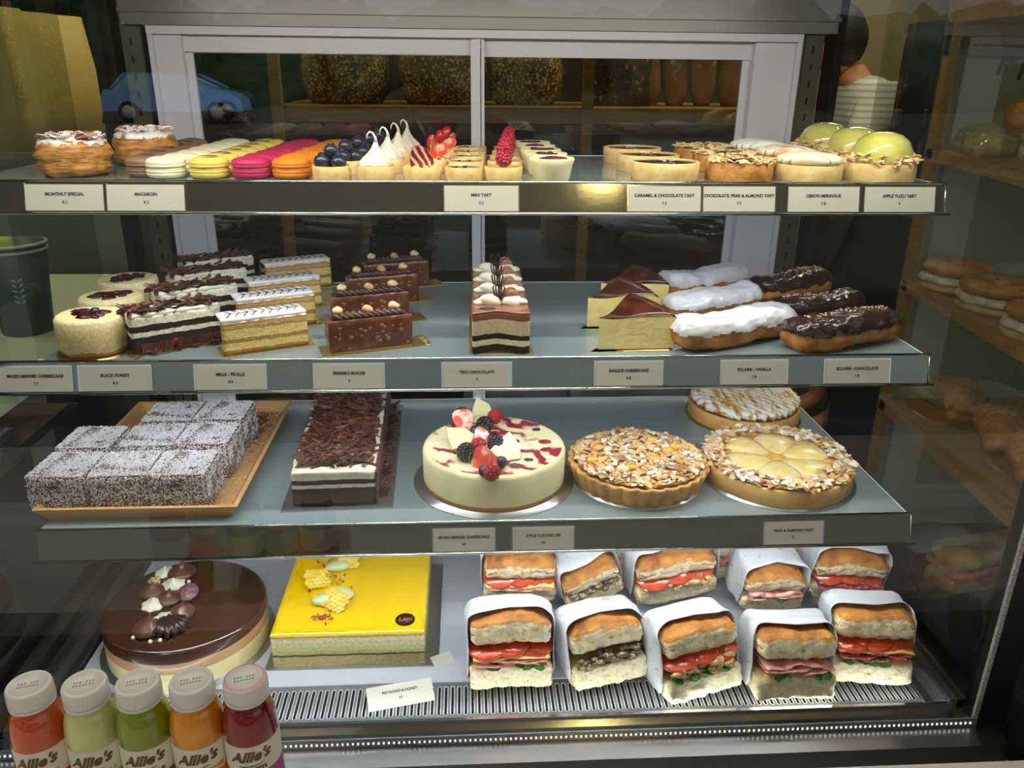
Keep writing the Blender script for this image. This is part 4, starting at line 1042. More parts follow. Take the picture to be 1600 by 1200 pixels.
# --- chocolate entremet
kc = at(290, 942, z4+.065)
t = thing('chocolate_layer_cake', 'large round glossy chocolate cake with cream layers at the bottom left', 'cake', (*kc, z4))
part('cake_board', MB().lathe([(0, 0), (.127, 0), (.127, .0016), (0, .0016)], 80), M['silver'], t)
m_ent = layered('chocolate_caramel_cream_layers', .068, [(0, hexc('efe2a6')), (.030, hexc('c79a6c')), (.047, hexc('4a2c1c'))], wob=.0022, ws=22, bump=0, rough=.35, tint=.03, coat=.3)
part('cake_body', MB().lathe([(0, .0016), (.116, .0016), (.117, .004), (.117, .061), (.1145, .0650), (.110, .0662), (0, .0662)], 96, [0]*3+[1]*3), [m_ent, mat('mirror_chocolate_glaze', hexc('3a2116'), .10, hexc('4a2a1a'), 12, coat=1)], t)
def kx(px, py, h=.075):
    x, y = at(px, py, z4+h); return x-kc[0], y-kc[1]
for px, py, r in [(258, 888, .016), (270, 907, .018), (240, 938, .018), (258, 962, .020)]:
    x, y = kx(px, py); b = swirl(r, .014, 0, 8, .1, 1.5, .2); b.v = [(X+x, Y+y, Z_+.066) for X, Y, Z_ in b.v]; part('cream_rosette', b, M['cream'], t)
for px, py, r, h in [(283, 890, .020, .028), (262, 930, .018, .022), (237, 918, .017, .020), (230, 978, .020, .032), (284, 950, .017, .024)]:
    x, y = kx(px, py); b = swirl(r, h, 0, 0, .5, 0, .2); b.v = [(X+x, Y+y, Z_+.066) for X, Y, Z_ in b.v]; part('chocolate_kiss', b, mat('chocolate_mousse', hexc('5d3a2c'), .4, coat=.2), t)
x, y = kx(265, 975); b = MB().lathe([(0, 0), (.022, 0), (.024, .008), (.013, .016), (0, .012)], 56, 0, Matrix.Translation((x, y, .066)), lambda th, r, z: (r*(1+.16*math.cos(13*th)), z)); part('chocolate_rosette', b, M['choc'], t)
for px, py in [(295, 909), (289, 955), (208, 997), (236, 993), (235, 1003), (250, 1001), (222, 975), (252, 944)]:
    x, y = kx(px, py, .068); part('sugar_pearl', MB().ball((x, y, .0685), .0032, 10), mat('pearl', hexc('f4ead6'), .25), t)
x, y = kx(241, 905); b = MB()
for k in range(9): b.ball((x+.006*math.cos(k*2.4), y+.006*math.sin(k*2.4), .070+.002*(k % 3)), .004, 7, 0, None, (1, 1, 1), .4, 400, k)
part('gold_leaf_popcorn', b, mat('gold_leaf', hexc('e9d9a0'), .25, hexc('c79a30'), 200, metal=.3), t)
x, y = kx(294, 927, .070); s_ = part('logo_disc', MB().lathe([(0, 0), (.0155, 0), (.0155, .0012), (0, .0012)], 32, 0, Matrix.Translation((x, y, .072)) @ eul(R(20), 0, 0)), mat('mauve_sugar_disc', hexc('7d6670'), .4), t)
text_part('Lèpi', .0125, mat('orange_print', hexc('c4622e'), .5), s_, Matrix.Translation((x, y, .0734)) @ eul(R(20), 0, R(12)), shear=.2, bold=.0002)

# --- yellow pistachio and honey cake
m_yl = layered('pistachio_layers', .062, [(0, hexc('cfc08a')), (.004, hexc('b9a870')), (.019, hexc('5a3d22')), (.0225, hexc('b5b46a')), (.029, hexc('c4c680')), (.036, hexc('dccb9a')), (.044, hexc('e9dcb4')), (.052, hexc('f5c800'))], wob=.0022, ws=60, bump=.0007, bs=230, tint=.14)
yx0, yy0 = at(427, 1046, z4); yx1, _ = at(664, 1046, z4)
t = thing('yellow_layer_cake', 'square cake with a glossy bright yellow top and honeycomb pieces', 'cake', ((yx0+yx1)/2, yy0+.125, z4))
Wc = yx1-yx0; Dc = .245
part('cake_board', MB().box(-Wc/2-.012, Wc/2+.020, -Dc/2-.006, Dc/2+.012, 0, .0016), M['silver'], t)
part('cake_layers', MB().gb((0, 0, .0275), (Wc, Dc, .052), (34, 34, 12), .001, .0008, 100, 5), m_yl, t)
part('mirror_glaze', MB().gb((0, 0, .0560), (Wc*1.004, Dc*1.004, .0065), (24, 24, 3), .0022, .0004, 40, 2), mat('yellow_mirror_glaze', hexc('f7cb00'), .16, coat=.8), t)
yc = t.location
def yx(px, py, h=.060):
    x, y = at(px, py, z4+h); return x-yc.x, y-yc.y
m_hc = mat('honeycomb_sugar', hexc('f7dc6a'), .35, hexc('efc63a'), 80, coat=.3)
for px, py, a, s in [(497, 908, .4, 1.0), (524, 942, -.5, 1.0), (545, 881, .3, .8)]:
    x, y = yx(px, py, .066); b = MB(); T = Matrix.Translation((x, y, .071)) @ eul(R(30), R(10), a)
    for i in range(-3, 4):
        for j in range(-2, 3):
            hx = (i+.5*(j % 2))*.0070*s; hy = j*.0061*s
            if hx*hx+hy*hy > (.0195*s)**2: continue
            pts = [(hx+.0036*s*math.cos(k*PI/3+PI/6), hy+.0036*s*math.sin(k*PI/3+PI/6), 0) for k in range(7)]
            b.tube(pts, .0013*s, 5, 0, T)
            b.add([(p[0], p[1], -.001) for p in pts[:6]], [(0, 1, 2, 3, 4, 5)], 0, T)
    part('honeycomb_piece', b, m_hc, t)
for px, py, a in [(507, 936, .5), (535, 928, -.3), (528, 885, .2)]:
    x, y = yx(px, py, .066); part('pistachio_quenelle', MB().ball((0, 0, 0), .0125, 20, 0, Matrix.Translation((x, y, .067)) @ eul(0, 0, a), (1.55, 1, .7)), mat('pistachio_cream', hexc('c9d19a'), .35, coat=.3), t)
b = MB(); q = random.Random(6)
for cx_, cy_, n_ in [(505, 968, 22), (526, 905, 10), (515, 878, 14), (545, 925, 3), (480, 924, 3)]:
    for _ in range(n_):
        x, y = yx(cx_+q.gauss(0, 9), cy_+q.gauss(0, 6)); b.flake((x, y, .0605+q.uniform(0, .004)), q.uniform(.003, .008), q.uniform(.002, .004), .0005, eul(q.uniform(-.6, .6), q.uniform(-.6, .6), q.uniform(0, 6)), q.choice([0, 0, 1]), .3)
part('rose_petals', b, [mat('dried_rose', hexc('b0405c'), .6), mat('dried_rose_dark', hexc('7c2a3a'), .6)], t)
x, y = yx(633, 968); s_ = part('logo_disc', MB().lathe([(0, 0), (.0145, 0), (.0145, .0012), (0, .0012)], 32, 0, Matrix.Translation((x, y, .0594))), M['black'], t)
text_part('Lèpi', .012, mat('orange_print', hexc('c4622e'), .5), s_, Matrix.Translation((x, y, .0608)) @ eul(0, 0, .1), shear=.2, bold=.0002)

# --- loose price cards on the grille
def loose_tag(p0, p1, h, label, z, txt=None):
    a = Vector((*at(*p0, z), 0)); c = Vector((*at(*p1, z), 0)); d = c-a; L_ = d.length
    t = thing('price_tag', label, 'price tag', ((a.x+c.x)/2, (a.y+c.y)/2, z), math.atan2(d.y, d.x))
    T = Matrix.Rotation(R(24), 4, 'X')
    part('card', MB().box(-L_/2, L_/2, 0, h, 0, .0004, 0, T), M['card'], t)
    part('card_foot', MB().box(-L_/2, L_/2, h*.9, h*.9+.0004, -.0002, h*.36), M['card'], t)
    if txt:
        text_part(txt[0], .0052, M['ink'], t, T @ Matrix.Translation((0, h*.66, .0006)), bold=.0001)
        text_part(txt[1], .0052, M['ink'], t, T @ Matrix.Translation((0, h*.38, .0006)))
    return t
loose_tag((576, 1113), (680, 1094), .034, 'white price card reading pistachio and honey, leaning on the air grille', z4-.0005, ('PISTACHIO & HONEY', '65'))
loose_tag((680, 1046), (711, 1035), .020, 'small blank white card lying beside the yellow cake', z4+.0004)

# --- sandwiches
m_crumb = mat('bread_crumb', hexc('f1e2ba'), .8, hexc('dfc890'), 110, .42, .62, bump=.0022, bs=190, col3=hexc('b99a62'), lo3=.66, hi3=.72, ns3=150)
m_bread_top = by_normal('focaccia_slab', hexc('f6dea0'), hexc('d08a3a'), hexc('8a4a20'), .25, .52)
m_bread_bot = by_normal('bread_slab', hexc('eedca8'), hexc('ecd8a0'), hexc('dcc088'))
m_top = mat('focaccia_crust', hexc('c98238'), .42, hexc('8f4a1a'), 50, .35, .7, bump=.0012, bs=90, coat=.15)
m_side = mat('pale_crust', hexc('e0b068'), .6, hexc('c68a42'), 60)
m_paper = mat('white_greaseproof_paper', hexc('d9dae0'), .45, hexc('d0d2d8'), 30, .4, .6, bump=.0012, bs=48, col3=hexc('a9b5aa'), lo3=.67, hi3=.69, ns3=75, detail=2)
m_tom = mat('tomato_slice', hexc('e0522a'), .25, hexc('c63a1c'), 90, .45, .65, coat=.7)
m_chs = mat('yellow_cheese', hexc('f0cf6a'), .4)
m_ham = mat('pink_ham', hexc('e6a79c'), .4, hexc('c8766e'), 90, .45, .6, coat=.3)
m_sal = mat('salami', hexc('b8404a'), .4, hexc('e3a09c'), 260, .52, .6, coat=.3)
m_mush = mat('grilled_vegetables', hexc('5b4a38'), .4, hexc('c9b48e'), 120, .5, .62, coat=.3, col3=hexc('8b3a30'), lo3=.62, hi3=.66)
m_chk = mat('shredded_chicken', hexc('e2c894'), .5, hexc('b98a50'), 100, .45, .6)
m_logo = mat('faint_green_print', hexc('9fb2a0'), .6)
def sheet(b, x0, x1, y0, y1, z, th, amp, seed, mi=0, nx=14, ny=5, ph=0):
    def dz(p): return Vector((p.x, p.y+amp*.6*math.sin(p.x*130+seed*2), p.z+amp*math.sin(p.x*90+seed)+amp*.5*math.sin(p.x*210+seed*3+p.y*40)))
    b.gb(((x0+x1)/2, (y0+y1)/2, z), (x1-x0, y1-y0, th), (nx, ny, 2), th*.45, 0, 60, seed, dz, mi)
def sandwich(fill, seed, Wd=.108, rounded=False, lab='', gap=.020, zt_b=.034):
    t = thing('sandwich', lab, 'sandwich')
    D = .080; hb = .034; ht = .036
    q = random.Random(seed)
    def deform_top(p):
        u = p.x/(Wd/2); e = -.014*abs(u)**3 if rounded else -.004*u*u
        return Vector((p.x, p.y, p.z+(e if p.z > 0 else e*.15)+.0015*math.sin(p.x*70+seed)))
    def deform_bot(p):
        u = p.x/(Wd/2); e = .010*abs(u)**3 if rounded else 0
        return Vector((p.x*1.02, p.y, p.z+(e if p.z < 0 else 0)+.001*math.sin(p.x*60+seed*2)))
    part('bottom_bread', MB().gb((0, 0, hb/2), (Wd, D, hb), (26, 14, 10), .006, .0026, 110, seed, deform_bot), m_bread_bot, t)
    zg = hb+gap
    part('top_bread', MB().gb((0, .001, zg+ht/2), (Wd, D, ht), (28, 14, 12), .012, .0026, 110, seed+5, deform_top), m_bread_top, t)
    z = hb+.001; y0 = -D/2-.004
    for k, (kind, hh) in enumerate(fill):
        b = MB()
        if kind == 'tomato':
            for j in range(3):
                x = -Wd*.28+Wd*.28*j; b.lathe([(0, 0), (.027, 0), (.0285, .0030), (.027, .0060), (0, .0060)], 30, 0, Matrix.Translation((x, y0+.0245+.002*j, z+hh*.30+.003*(j % 2))) @ eul(R(12+4*j), R(5*j-5), 0))
            part('tomato', b, m_tom, t)
        elif kind == 'cheese': sheet(b, -Wd*.48, Wd*.48, y0, .02, z+hh*.5, .0032, .0010, seed); part('cheese', b, m_chs, t)
        elif kind in ('ham', 'salami'):
            for j in range(3): sheet(b, -Wd*.44, Wd*.44, y0-.002+.001*j, .02, z+hh*(.2+.3*j), .0022, .0028, seed+j*1.7)
            part(kind if kind == 'ham' else 'salami', b, m_ham if kind == 'ham' else m_sal, t)
        elif kind == 'green':
            for j in range(5):
                x = q.uniform(-Wd*.4, Wd*.4); b.flake((x, y0+q.uniform(-.003, .004), z+q.uniform(0, hh)), .020, .010, .0008, eul(R(60)+q.uniform(-.5, .5), q.uniform(-.4, .4), q.uniform(-.6, .6)), 0, .6, True)
            part('salad_leaves', b, M['leaf'], t)
        else:
            for j in range(44):
                b.ball((q.uniform(-Wd*.42, Wd*.42), y0+q.uniform(0, .012), z+q.uniform(0, hh)), q.uniform(.003, .006), 7, 0, None, (q.uniform(1, 2), 1, q.uniform(.4, .9)), .4, 260, j)
            part('filling', b, m_mush if kind == 'mush' else m_chk, t)
        z += hh
    # paper sleeve open to the front, folded shut behind
    H_ = zg+ht+.007; vs = []; nu, nv = 44, 12
    prof = []
    for k in range(nu):
        a = 2*PI*k/nu; ca, sa = math.cos(a), math.sin(a)
        e = .28
        prof.append(((abs(ca)**e)*(1 if ca > 0 else -1)*(Wd/2+.005), (abs(sa)**e)*(1 if sa > 0 else -1)*(H_/2+.0015)+H_/2-.001, sa))
    for j in range(nv+1):
        v = j/nv
        for x, z_, sa in prof:
            yf = -D/2+.012+.012*max(0, sa)+.030*max(0, -sa)+.006*math.sin(x*60+seed)
            y = yf+(D*.5+.026-yf)*v
            s = 1-.62*max(0, (v-.45)/.55)**1.5
            nz = noise.noise(Vector((x*30, y*40, z_*30+seed)))*.0045+noise.noise(Vector((x*85, y*85, z_*60+seed)))*.002
            vs.append((x*(1-.25*max(0, (v-.6)/.4))+nz, y, H_/2+(z_-H_/2)*s+nz*.8))
    fs = [(j*nu+k, (j+1)*nu+k, (j+1)*nu+(k+1) % nu, j*nu+(k+1) % nu) for j in range(nv) for k in range(nu)]
    fs.append(tuple((nv)*nu+k for k in range(nu)))
    pw = part('paper_wrap', MB().add(vs, fs), m_paper, t)
    so = pw.modifiers.new('thickness', 'SOLIDIFY'); so.thickness = .0005
    return t
def put(t, px, py, z, rz, rx, ry=0, s=1):
    """px,py = bottom middle of the cut face"""
    x, y = at(px, py, z)
    t.rotation_euler = (R(rx), R(ry), R(rz)); t.scale = (s, s, s)
    off = Matrix.Rotation(R(rz), 3, 'Z') @ Matrix.Rotation(R(ry), 3, 'Y') @ Matrix.Rotation(R(rx), 3, 'X') @ Vector((0, -.040*s, 0))
    t.location = (x-off.x, y-off.y, z-off.z*0-min(0, off.z))
F1 = [([('green', .003), ('ham', .005), ('cheese', .005), ('tomato', .011)], 800, 1080, 2, 'sandwich with tomato, yellow cheese and ham, leftmost of the front row'),
      ([('mush', .014)], 957, 1074, 13, 'sandwich with grilled mushrooms, second from the left in the front row'),
      ([('green', .004), ('chk', .012), ('tomato', .009)], 1105, 1092, 14, 'sandwich with chicken and tomato, middle of the front row'),
      ([('green', .005), ('ham', .012)], 1243, 1098, 2, 'sandwich with ham and rocket, second from the right in the front row'),
      ([('green', .003), ('salami', .010), ('cheese', .004), ('tomato', .009)], 1362, 1074, -6, 'sandwich with salami and tomato, rightmost of the front row')]
for k, (f, px, py, rz, lab) in enumerate(F1):
    t = sandwich(f, k+1, lab=lab, gap=sum(h for _, h in f)+.004, Wd=[.108, .104, .106, .106, .104][k])
    put(t, px, py+3, z4+.001, rz, -10, [0, -3, -4, 2, 0][k], 1.05); t['group'] = 'sandwiches in the front row'
F2 = [([('green', .003), ('ham', .004), ('cheese', .004), ('tomato', .008)], 812, 945, -2, 'sandwich with tomato, cheese and ham, leftmost of the back row'),
      ([('mush', .010)], 935, 944, 14, 'small tilted mushroom sandwich, second from the left in the back row'),
      ([('chk', .008), ('tomato', .009)], 1058, 940, 8, 'sandwich with tomato and nuts, middle of the back row'),
      ([('green', .003), ('ham', .009)], 1202, 957, 4, 'small ham sandwich, second from the right in the back row'),
      ([('salami', .011), ('tomato', .008)], 1318, 941, -4, 'sandwich with tomato and salami, rightmost of the back row')]
for k, (f, px, py, rz, lab) in enumerate(F2):
    t = sandwich(f, k+11, lab=lab, rounded=True, gap=sum(h for _, h in f)+.001, Wd=[.115, .105, .125, .108, .118][k])
    put(t, px, py, z4+.022, rz, 12, [0, -16, -6, 3, 2][k], [.98, .90, 1.05, .92, .98][k]); t['group'] = 'sandwiches in the back row'
for k, (px, py) in enumerate([(985, 905), (1130, 905), (1235, 895)]):
    t = sandwich([('ham', .006)], k+21, lab=['third-row sandwich mostly hidden behind the mushroom one', 'third-row sandwich showing pale bread above the small ham one', 'third-row sandwich mostly hidden beside the salami one'][k], rounded=False, gap=.010)
    put(t, px, py, z4+.024, 5, 6, 0, .95); t['group'] = 'sandwiches in the third row'

# ================================================================== IN FRONT: juice bottles on the counter
zc = ZO-.7350
slab_t = thing('white_counter', 'white stone counter edge in front of the cabinet at the lower right', 'counter')
part('counter_top', MB().box(-.6, 2.2, -1.25, -.686, zc-.04, zc), mat('cream_stone', hexc('e9e2d6'), .3), slab_t)
part('counter_front', MB().box(-.58, 2.18, -1.26, -.72, 0, zc-.04), M['dark'], slab_t)
JU = [('d9541c', 'watermelon', 'c9562c', 'WATERMELON', 'd9541c', 'orange-red'), ('ddd88a', 'apple', 'c3c95a', 'SQUEEZED APPLE', 'c9cf2e', 'pale yellow'), ('8a9a10', 'greens', '55622a', 'DAILY GREENS', '5f8a1e', 'green'),
      ('f09a06', 'orange', 'e09028', 'VALENCIA ORANGE', 'f0900a', 'orange'), ('8e0c1c', 'beets', '4a1a24', 'LOVE BEETS', 'b23a86', 'dark red')]
for k, (liq, nm, tc, txt, band, cn) in enumerate(JU):
    px = [44, 131, 214, 298, 382][k]
    p = CAM + ray(px, [1068, 1066, 1064, 1062, 1058][k])*.785
    bx, by = p.x, p.y; Hb = p.z-zc
    t = thing('juice_bottle', '%s juice bottle with a %s cap, %s of the five bottles' % (cn, 'pink-rimmed' if k == 4 else 'white', ['leftmost', 'second from the left', 'middle', 'second from the right', 'rightmost'][k]), 'bottle', (bx, by, zc), 0, 'juice bottles in front of the cabinet')
    ml = mat('juice_'+nm, hexc(liq), .12, hexc(liq, .8), 20, coat=.8, sss=.15)
    part('bottle_body', MB().lathe([(0, .0), (.022, .0), (.0262, .004), (.0265, .012), (.0265, Hb-.062), (.0262, Hb-.050), (.0245, Hb-.038), (.0215, Hb-.029), (.0188, Hb-.024), (.0185, Hb-.018), (0, Hb-.018)], 44), ml, t)
    part('neck_ring', MB().lathe([(.0188, Hb-.0225), (.0212, Hb-.0215), (.0212, Hb-.0195), (.0188, Hb-.0185)], 36), mat('clear_plastic_ring', hexc('e8e4dc'), .2), t)
    cap = part('cap', MB().lathe([(0, Hb-.018), (.0208, Hb-.018), (.0212, Hb-.016), (.0208, Hb-.003), (.0196, Hb-.0004), (.0172, Hb), (.0168, Hb-.0012), (0, Hb-.0012)], 72, [0]*4+[1]*1+[0]*2, None, lambda th, r, z: (r*(1+(.008*math.cos(36*th) if Hb-.017 < z < Hb-.002 and r > .02 else 0)), z)), [mat('translucent_white_cap', hexc('e9e2dc'), .35, sss=.3), mat('cap_rim_'+nm, hexc('e0a4b4' if k == 4 else 'e9e4e0'), .35)], t)
    b = MB()
    for rr in range(2):
        for j in range(7):
            if j == 3 and rr == 0: continue
            b.box(-.0098+.0028*j, -.0080+.0028*j, .001-.0045*rr, .0032-.0045*rr, Hb-.0013, Hb-.0011)
    T = Matrix.Rotation(.25, 4, 'Z'); b.v = [tuple(T @ Vector(v)) for v in b.v]
    part('date_stamp', b, M['ink_grey'], cap)
    lt = Hb-.063; R_ = .02665
    lab_ = part('label', MB().lathe([(R_, lt-.085), (R_+.0002, lt-.0845), (R_+.0002, lt-.033), (R_+.0002, lt), (R_, lt+.0002)], 44, [1, 1, 0, 0]), [mat('cream_label', hexc('e6dcc6'), .5), mat('label_band_'+nm, hexc(band), .5)], t)
    rot = Matrix.Rotation(R(8), 4, 'Z')
    text_part("Allie's", .0165, mat('brown_script', hexc('6b4a24'), .5), lab_, rot @ Matrix.Translation((0, 0, lt-.0125)), 'brand_lettering', .0002, .35, (R_+.0005, .08), .0006)
    b = MB(); pts = []
    for j in range(13):
        a = -.45+.9*j/12; pts.append(((R_+.0006)*math.sin(a), -(R_+.0006)*math.cos(a), lt-.0225+.0025*a-.0012*math.cos(a*3)))
    b.tube(pts, [.0002+.0004*math.sin(PI*j/12) for j in range(13)], 5); b.v = [tuple(rot @ Vector(v)) for v in b.v]
    part('underline_flourish', b, mat('brown_script', hexc('6b4a24'), .5), lab_)
    text_part(txt, .0058, mat('label_text_'+nm, hexc(tc), .5), lab_, rot @ Matrix.Translation((0, 0, lt-.0285)), 'flavour_lettering', .0002, 0, (R_+.0005, .04), .0002)
# ================================================================== BEHIND THE CABINET
m_oak = mat('oiled_oak_board', hexc('b5813f'), .45, hexc('94652c'), 12, .3, .7, aniso=(1, 12, 12))
t = thing('bread_shelf', 'wooden bread shelf seen through the sliding doors', 'shelf', (0, 0, 0))
part('shelf_board', MB().box(.155, 1.27, .42, .82, ZO-.098, ZO-.066), m_oak, t)
part('shelf_board', MB().box(.155, 1.27, .42, .82, ZO-.60, ZO-.57), m_oak, t)
for x in (.155, .80): part('upright', MB().box(x, x+.022, .41, .43, ZO-1.5, ZO+.35), m_oak, t)
part('back_board', MB().box(.155, 1.30, .82, .84, ZO-1.5, ZO+.4), mat('dark_stained_board', hexc('3a3326'), .6), t)
m_seed = mat('seeded_crust', hexc('8a5a22'), .6, hexc('4a2c10'), 30, col3=hexc('d9b45e'), lo3=.54, hi3=.58, ns3=160, bump=.002, bs=160)
m_loaf = mat('dark_rye_crust', hexc('5a3616'), .6, hexc('38200c'), 30, col3=hexc('b9853c'), lo3=.6, hi3=.66, ns3=70, bump=.002, bs=120)
for k, (x, r, h, m_, l) in enumerate([(.290, .098, .115, m_seed, 'round seeded loaf behind the left sliding door, leftmost'), (.505, .100, .105, m_seed, 'round seeded loaf behind the left sliding door, near the mullion'), (.690, .085, .085, m_seed, 'round seeded loaf just right of the mullion'), (.900, .075, .12, m_loaf, 'dark crusty loaf behind the right sliding door')]):
    b = MB().gb((0, 0, 0), (2*r, 1.8*r, 2*h), (20, 20, 16), min(h, r*.9), .006, 22, k); b.v = [(x_, y_, max(0, z_+h*.72)) for x_, y_, z_ in b.v]
    tag(part('bread_loaf', b, m_, None, None, (x, .58, ZO-.066)), l, 'bread', 'loaves behind the sliding doors')
m_bag = mat('golden_baguette_crust', hexc('b5752e'), .55, hexc('8a521c'), 20, .35, .7, col3=hexc('e8cf9c'), lo3=.6, hi3=.68, ns3=24)
for k, (x, tl) in enumerate([(.975, -.10), (1.035, .05), (1.10, -.03), (1.165, .04), (1.225, -.05)]):
    b = MB().tube([(0, 0, 0), (.002, 0, .03), (0, .01, .12), (.004, .02, .22), (0, .03, .30), (0, .035, .33)], [.018, .030, .034, .033, .026, .008], 14)
    o = tag(part('baguette', b, m_bag, None, None, (x, .58, ZO-.066)), 'upright baguette behind the right sliding door, %s from the left' % ['first', 'second', 'third', 'fourth', 'fifth'][k], 'bread', 'baguettes behind the sliding door'); o.rotation_euler = (0, tl, k)
o = tag(part('linen_packet', MB().gb((0, 0, .02), (.26, .10, .05), (16, 8, 4), .015, .006, 30, 2), mat('crumpled_white_paper', hexc('b9b9b9'), .5, bump=.002, bs=30), None, None, (1.02, .50, ZO-.175)), 'crumpled white paper packet below the bread shelf', 'packet')
part('packet_ledge', MB().box(.178, 1.27, .43, .82, -.03, -.0), m_oak, t, None, (0, 0, ZO-.175))

# person serving, seen through the right end of the cabinet
def person():
    t = thing('person', 'person with dark hair in a pale striped shirt bending forward behind the cabinet', 'person', (2.20, 2.05, 0), 0); t.scale = (1.07, 1.07, 1.07)
    # body facing -X, leaning; z up from the floor
    V = [(.02, 0, .90), (.03, 0, 1.04), (.02, 0, 1.20), (-.02, 0, 1.34), (-.06, 0, 1.43), (-.09, 0, 1.50),   # pelvis..neck
         (-.04, .15, 1.37), (-.03, -.15, 1.37), (-.10, .21, 1.14), (-.12, -.20, 1.14), (-.30, .16, 1.05), (-.32, -.15, 1.06),
         (.04, .09, .86), (.04, -.09, .86), (.02, .10, .48), (.02, -.10, .48), (.04, .10, .10), (.04, -.10, .10), (-.08, .11, .04), (-.08, -.11, .04)]
    E_ = [(0, 1), (1, 2), (2, 3), (3, 4), (4, 5), (3, 6), (3, 7), (6, 8), (7, 9), (8, 10), (9, 11), (0, 12), (0, 13), (12, 14), (13, 15), (14, 16), (15, 17), (16, 18), (17, 19)]
    Rr = [.15, .14, .15, .14, .065, .052, .065, .065, .046, .046, .032, .032, .09, .09, .06, .06, .042, .042, .036, .036]
    def skin(name, V, E_, Rr, m_, par, root=0):
        me = bpy.data.meshes.new(name); me.from_pydata(V, E_, []); me.materials.append(m_)
        o = bpy.data.objects.new(name, me); C.objects.link(o); o.parent = par
        sm = o.modifiers.new('skin', 'SKIN'); sm.use_smooth_shade = True
        for i, r in enumerate(Rr): me.skin_vertices[0].data[i].radius = (r, r)
        me.skin_vertices[0].data[root].use_root = True
        ss = o.modifiers.new('sub', 'SUBSURF'); ss.levels = 2; ss.render_levels = 2
        return o
    m_skin = mat('skin', hexc('c68a66'), .5, sss=.1)
    body = skin('body', V, E_, Rr, m_skin, t)
    # shirt: slightly larger torso and sleeves
    Vs = V[0:5]+[V[6], V[7], (-.08, .20, 1.20), (-.10, -.19, 1.20)]
    Es = [(0, 1), (1, 2), (2, 3), (3, 4), (3, 5), (3, 6), (5, 7), (6, 8)]
    m_sh = stripes('striped_shirt', hexc('cfd2c4'), hexc('a9ad98'), 14, .4, 'Z', .7, .5, .8)
    skin('shirt', Vs, Es, [.165, .158, .170, .158, .072, .085, .085, .068, .068], m_sh, t)
    skin('trousers', [V[0], V[12], V[13], V[14], V[15], (.04, .10, .14), (.04, -.10, .14)], [(0, 1), (0, 2), (1, 3), (2, 4), (3, 5), (4, 6)], [.16, .10, .10, .075, .075, .06, .06], M['dark'], t)
    h = MB().ball((0, 0, 0), .098, 28, 0, None, (1.0, .80, 1.18))
    def face(v):
        x, y, z = v
        if x < -.05 and abs(y) < .016 and -.045 < z < .012: x -= .014*(1-abs(y)/.016)      # nose
        if x < -.05 and .012 < z < .034 and .015 < abs(y) < .045: x += .006                 # eye sockets
        if z < -.05: x, y = x*.93-.006, y*.86
        return (x, y, z)
    h.v = [face(v) for v in h.v]
    h.ball((.005, .080, -.005), .018, 10, 0, None, (.8, .4, 1.2)); h.ball((.005, -.080, -.005), .018, 10, 0, None, (.8, .4, 1.2))
    T = Matrix.Translation((-.155, 0, 1.57)) @ Matrix.Rotation(R(-28), 4, 'Y'); h.v = [tuple(T @ Vector(v)) for v in h.v]
    hd = part('head', h, m_skin, t)
    b = MB()
    for s in (-1, 1): b.ball((-.086, s*.030, .020), .009, 10, 0, None, (.6, 1.3, .8))
    b.v = [tuple(T @ Vector(v)) for v in b.v]; part('eyes', b, mat('eye_dark', (.03, .02, .02), .2), hd)
    b = MB().tube([(-.092, -.022, -.052), (-.097, 0, -.050), (-.092, .022, -.052)], [.002, .005, .002], 6); b.v = [tuple(T @ Vector(v)) for v in b.v]; part('mouth', b, mat('lips', hexc('a05a4c'), .4), hd)
    b = MB().ball((.012, 0, .018), .108, 28, 0, None, (1.0, .86, 1.14), .06, 60, 3)
    b.v = [(max(x, -.062-.3*max(0, z-.05)) if z < .07 else x, y, z) for x, y, z in b.v]; b.v = [tuple(T @ Vector(v)) for v in b.v]
    part('hair', b, mat('dark_hair', (.02, .016, .012), .5, bump=.002, bs=80), hd)
    for s, w_ in ((1, V[10]), (-1, V[11])):
        w_ = Vector(w_)
        skin('hand', [tuple(w_), tuple(w_+Vector((-.05, 0, -.012)))], [(0, 1)], [.026, .034], m_skin, body)
        for f in range(4):
            y = (f-1.5)*.018; L = [.060, .070, .066, .052][f]
            skin('finger', [tuple(w_+Vector((-.055, y, -.014))), tuple(w_+Vector((-.055-L*.5, y*1.15, -.022))), tuple(w_+Vector((-.055-L*.85, y*1.2, -.042)))], [(0, 1), (1, 2)], [.0098, .0088, .0074], m_skin, body)
        skin('thumb', [tuple(w_+Vector((-.020, -s*.024, -.012))), tuple(w_+Vector((-.045, -s*.044, -.022))), tuple(w_+Vector((-.070, -s*.050, -.034)))], [(0, 1), (1, 2)], [.0115, .0102, .0085], m_skin, body)
    return t
person()
# coffee machine / till block with a small screen
t = thing('counter_machine', 'tall dark machine with a small cyan screen behind the person', 'machine', (2.20, 1.42, 0))
part('machine_body', MB().gb((0, 0, 1.42), (.26, .34, .62), (6, 6, 6), .02), mat('dark_blue_grey_plastic', hexc('2b2f36'), .4), t)
part('machine_stand', MB().box(-.16, .16, -.2, .2, 0, 1.11), M['dark'], t)
part('screen', MB().box(-.085, .03, -.174, -.171, 1.535, 1.60), mat('cyan_screen', hexc('4f8a8a'), .3, emit=.7), t)
part('steam_tap', MB().tube([(-.05, -.17, 1.38), (-.05, -.21, 1.37), (-.045, -.22, 1.31)], .007, 8), M['chrome'], t)
slab('wall_partition', 1.9, 4.4, 2.75, 2.79, 0, ZO+.9, mat('warm_plaster', hexc('9a8a5e'), .7))
t = thing('glowing_pastry_case', 'small amber-lit pastry box far behind at the right', 'display box', (2.52, 1.52, 0))
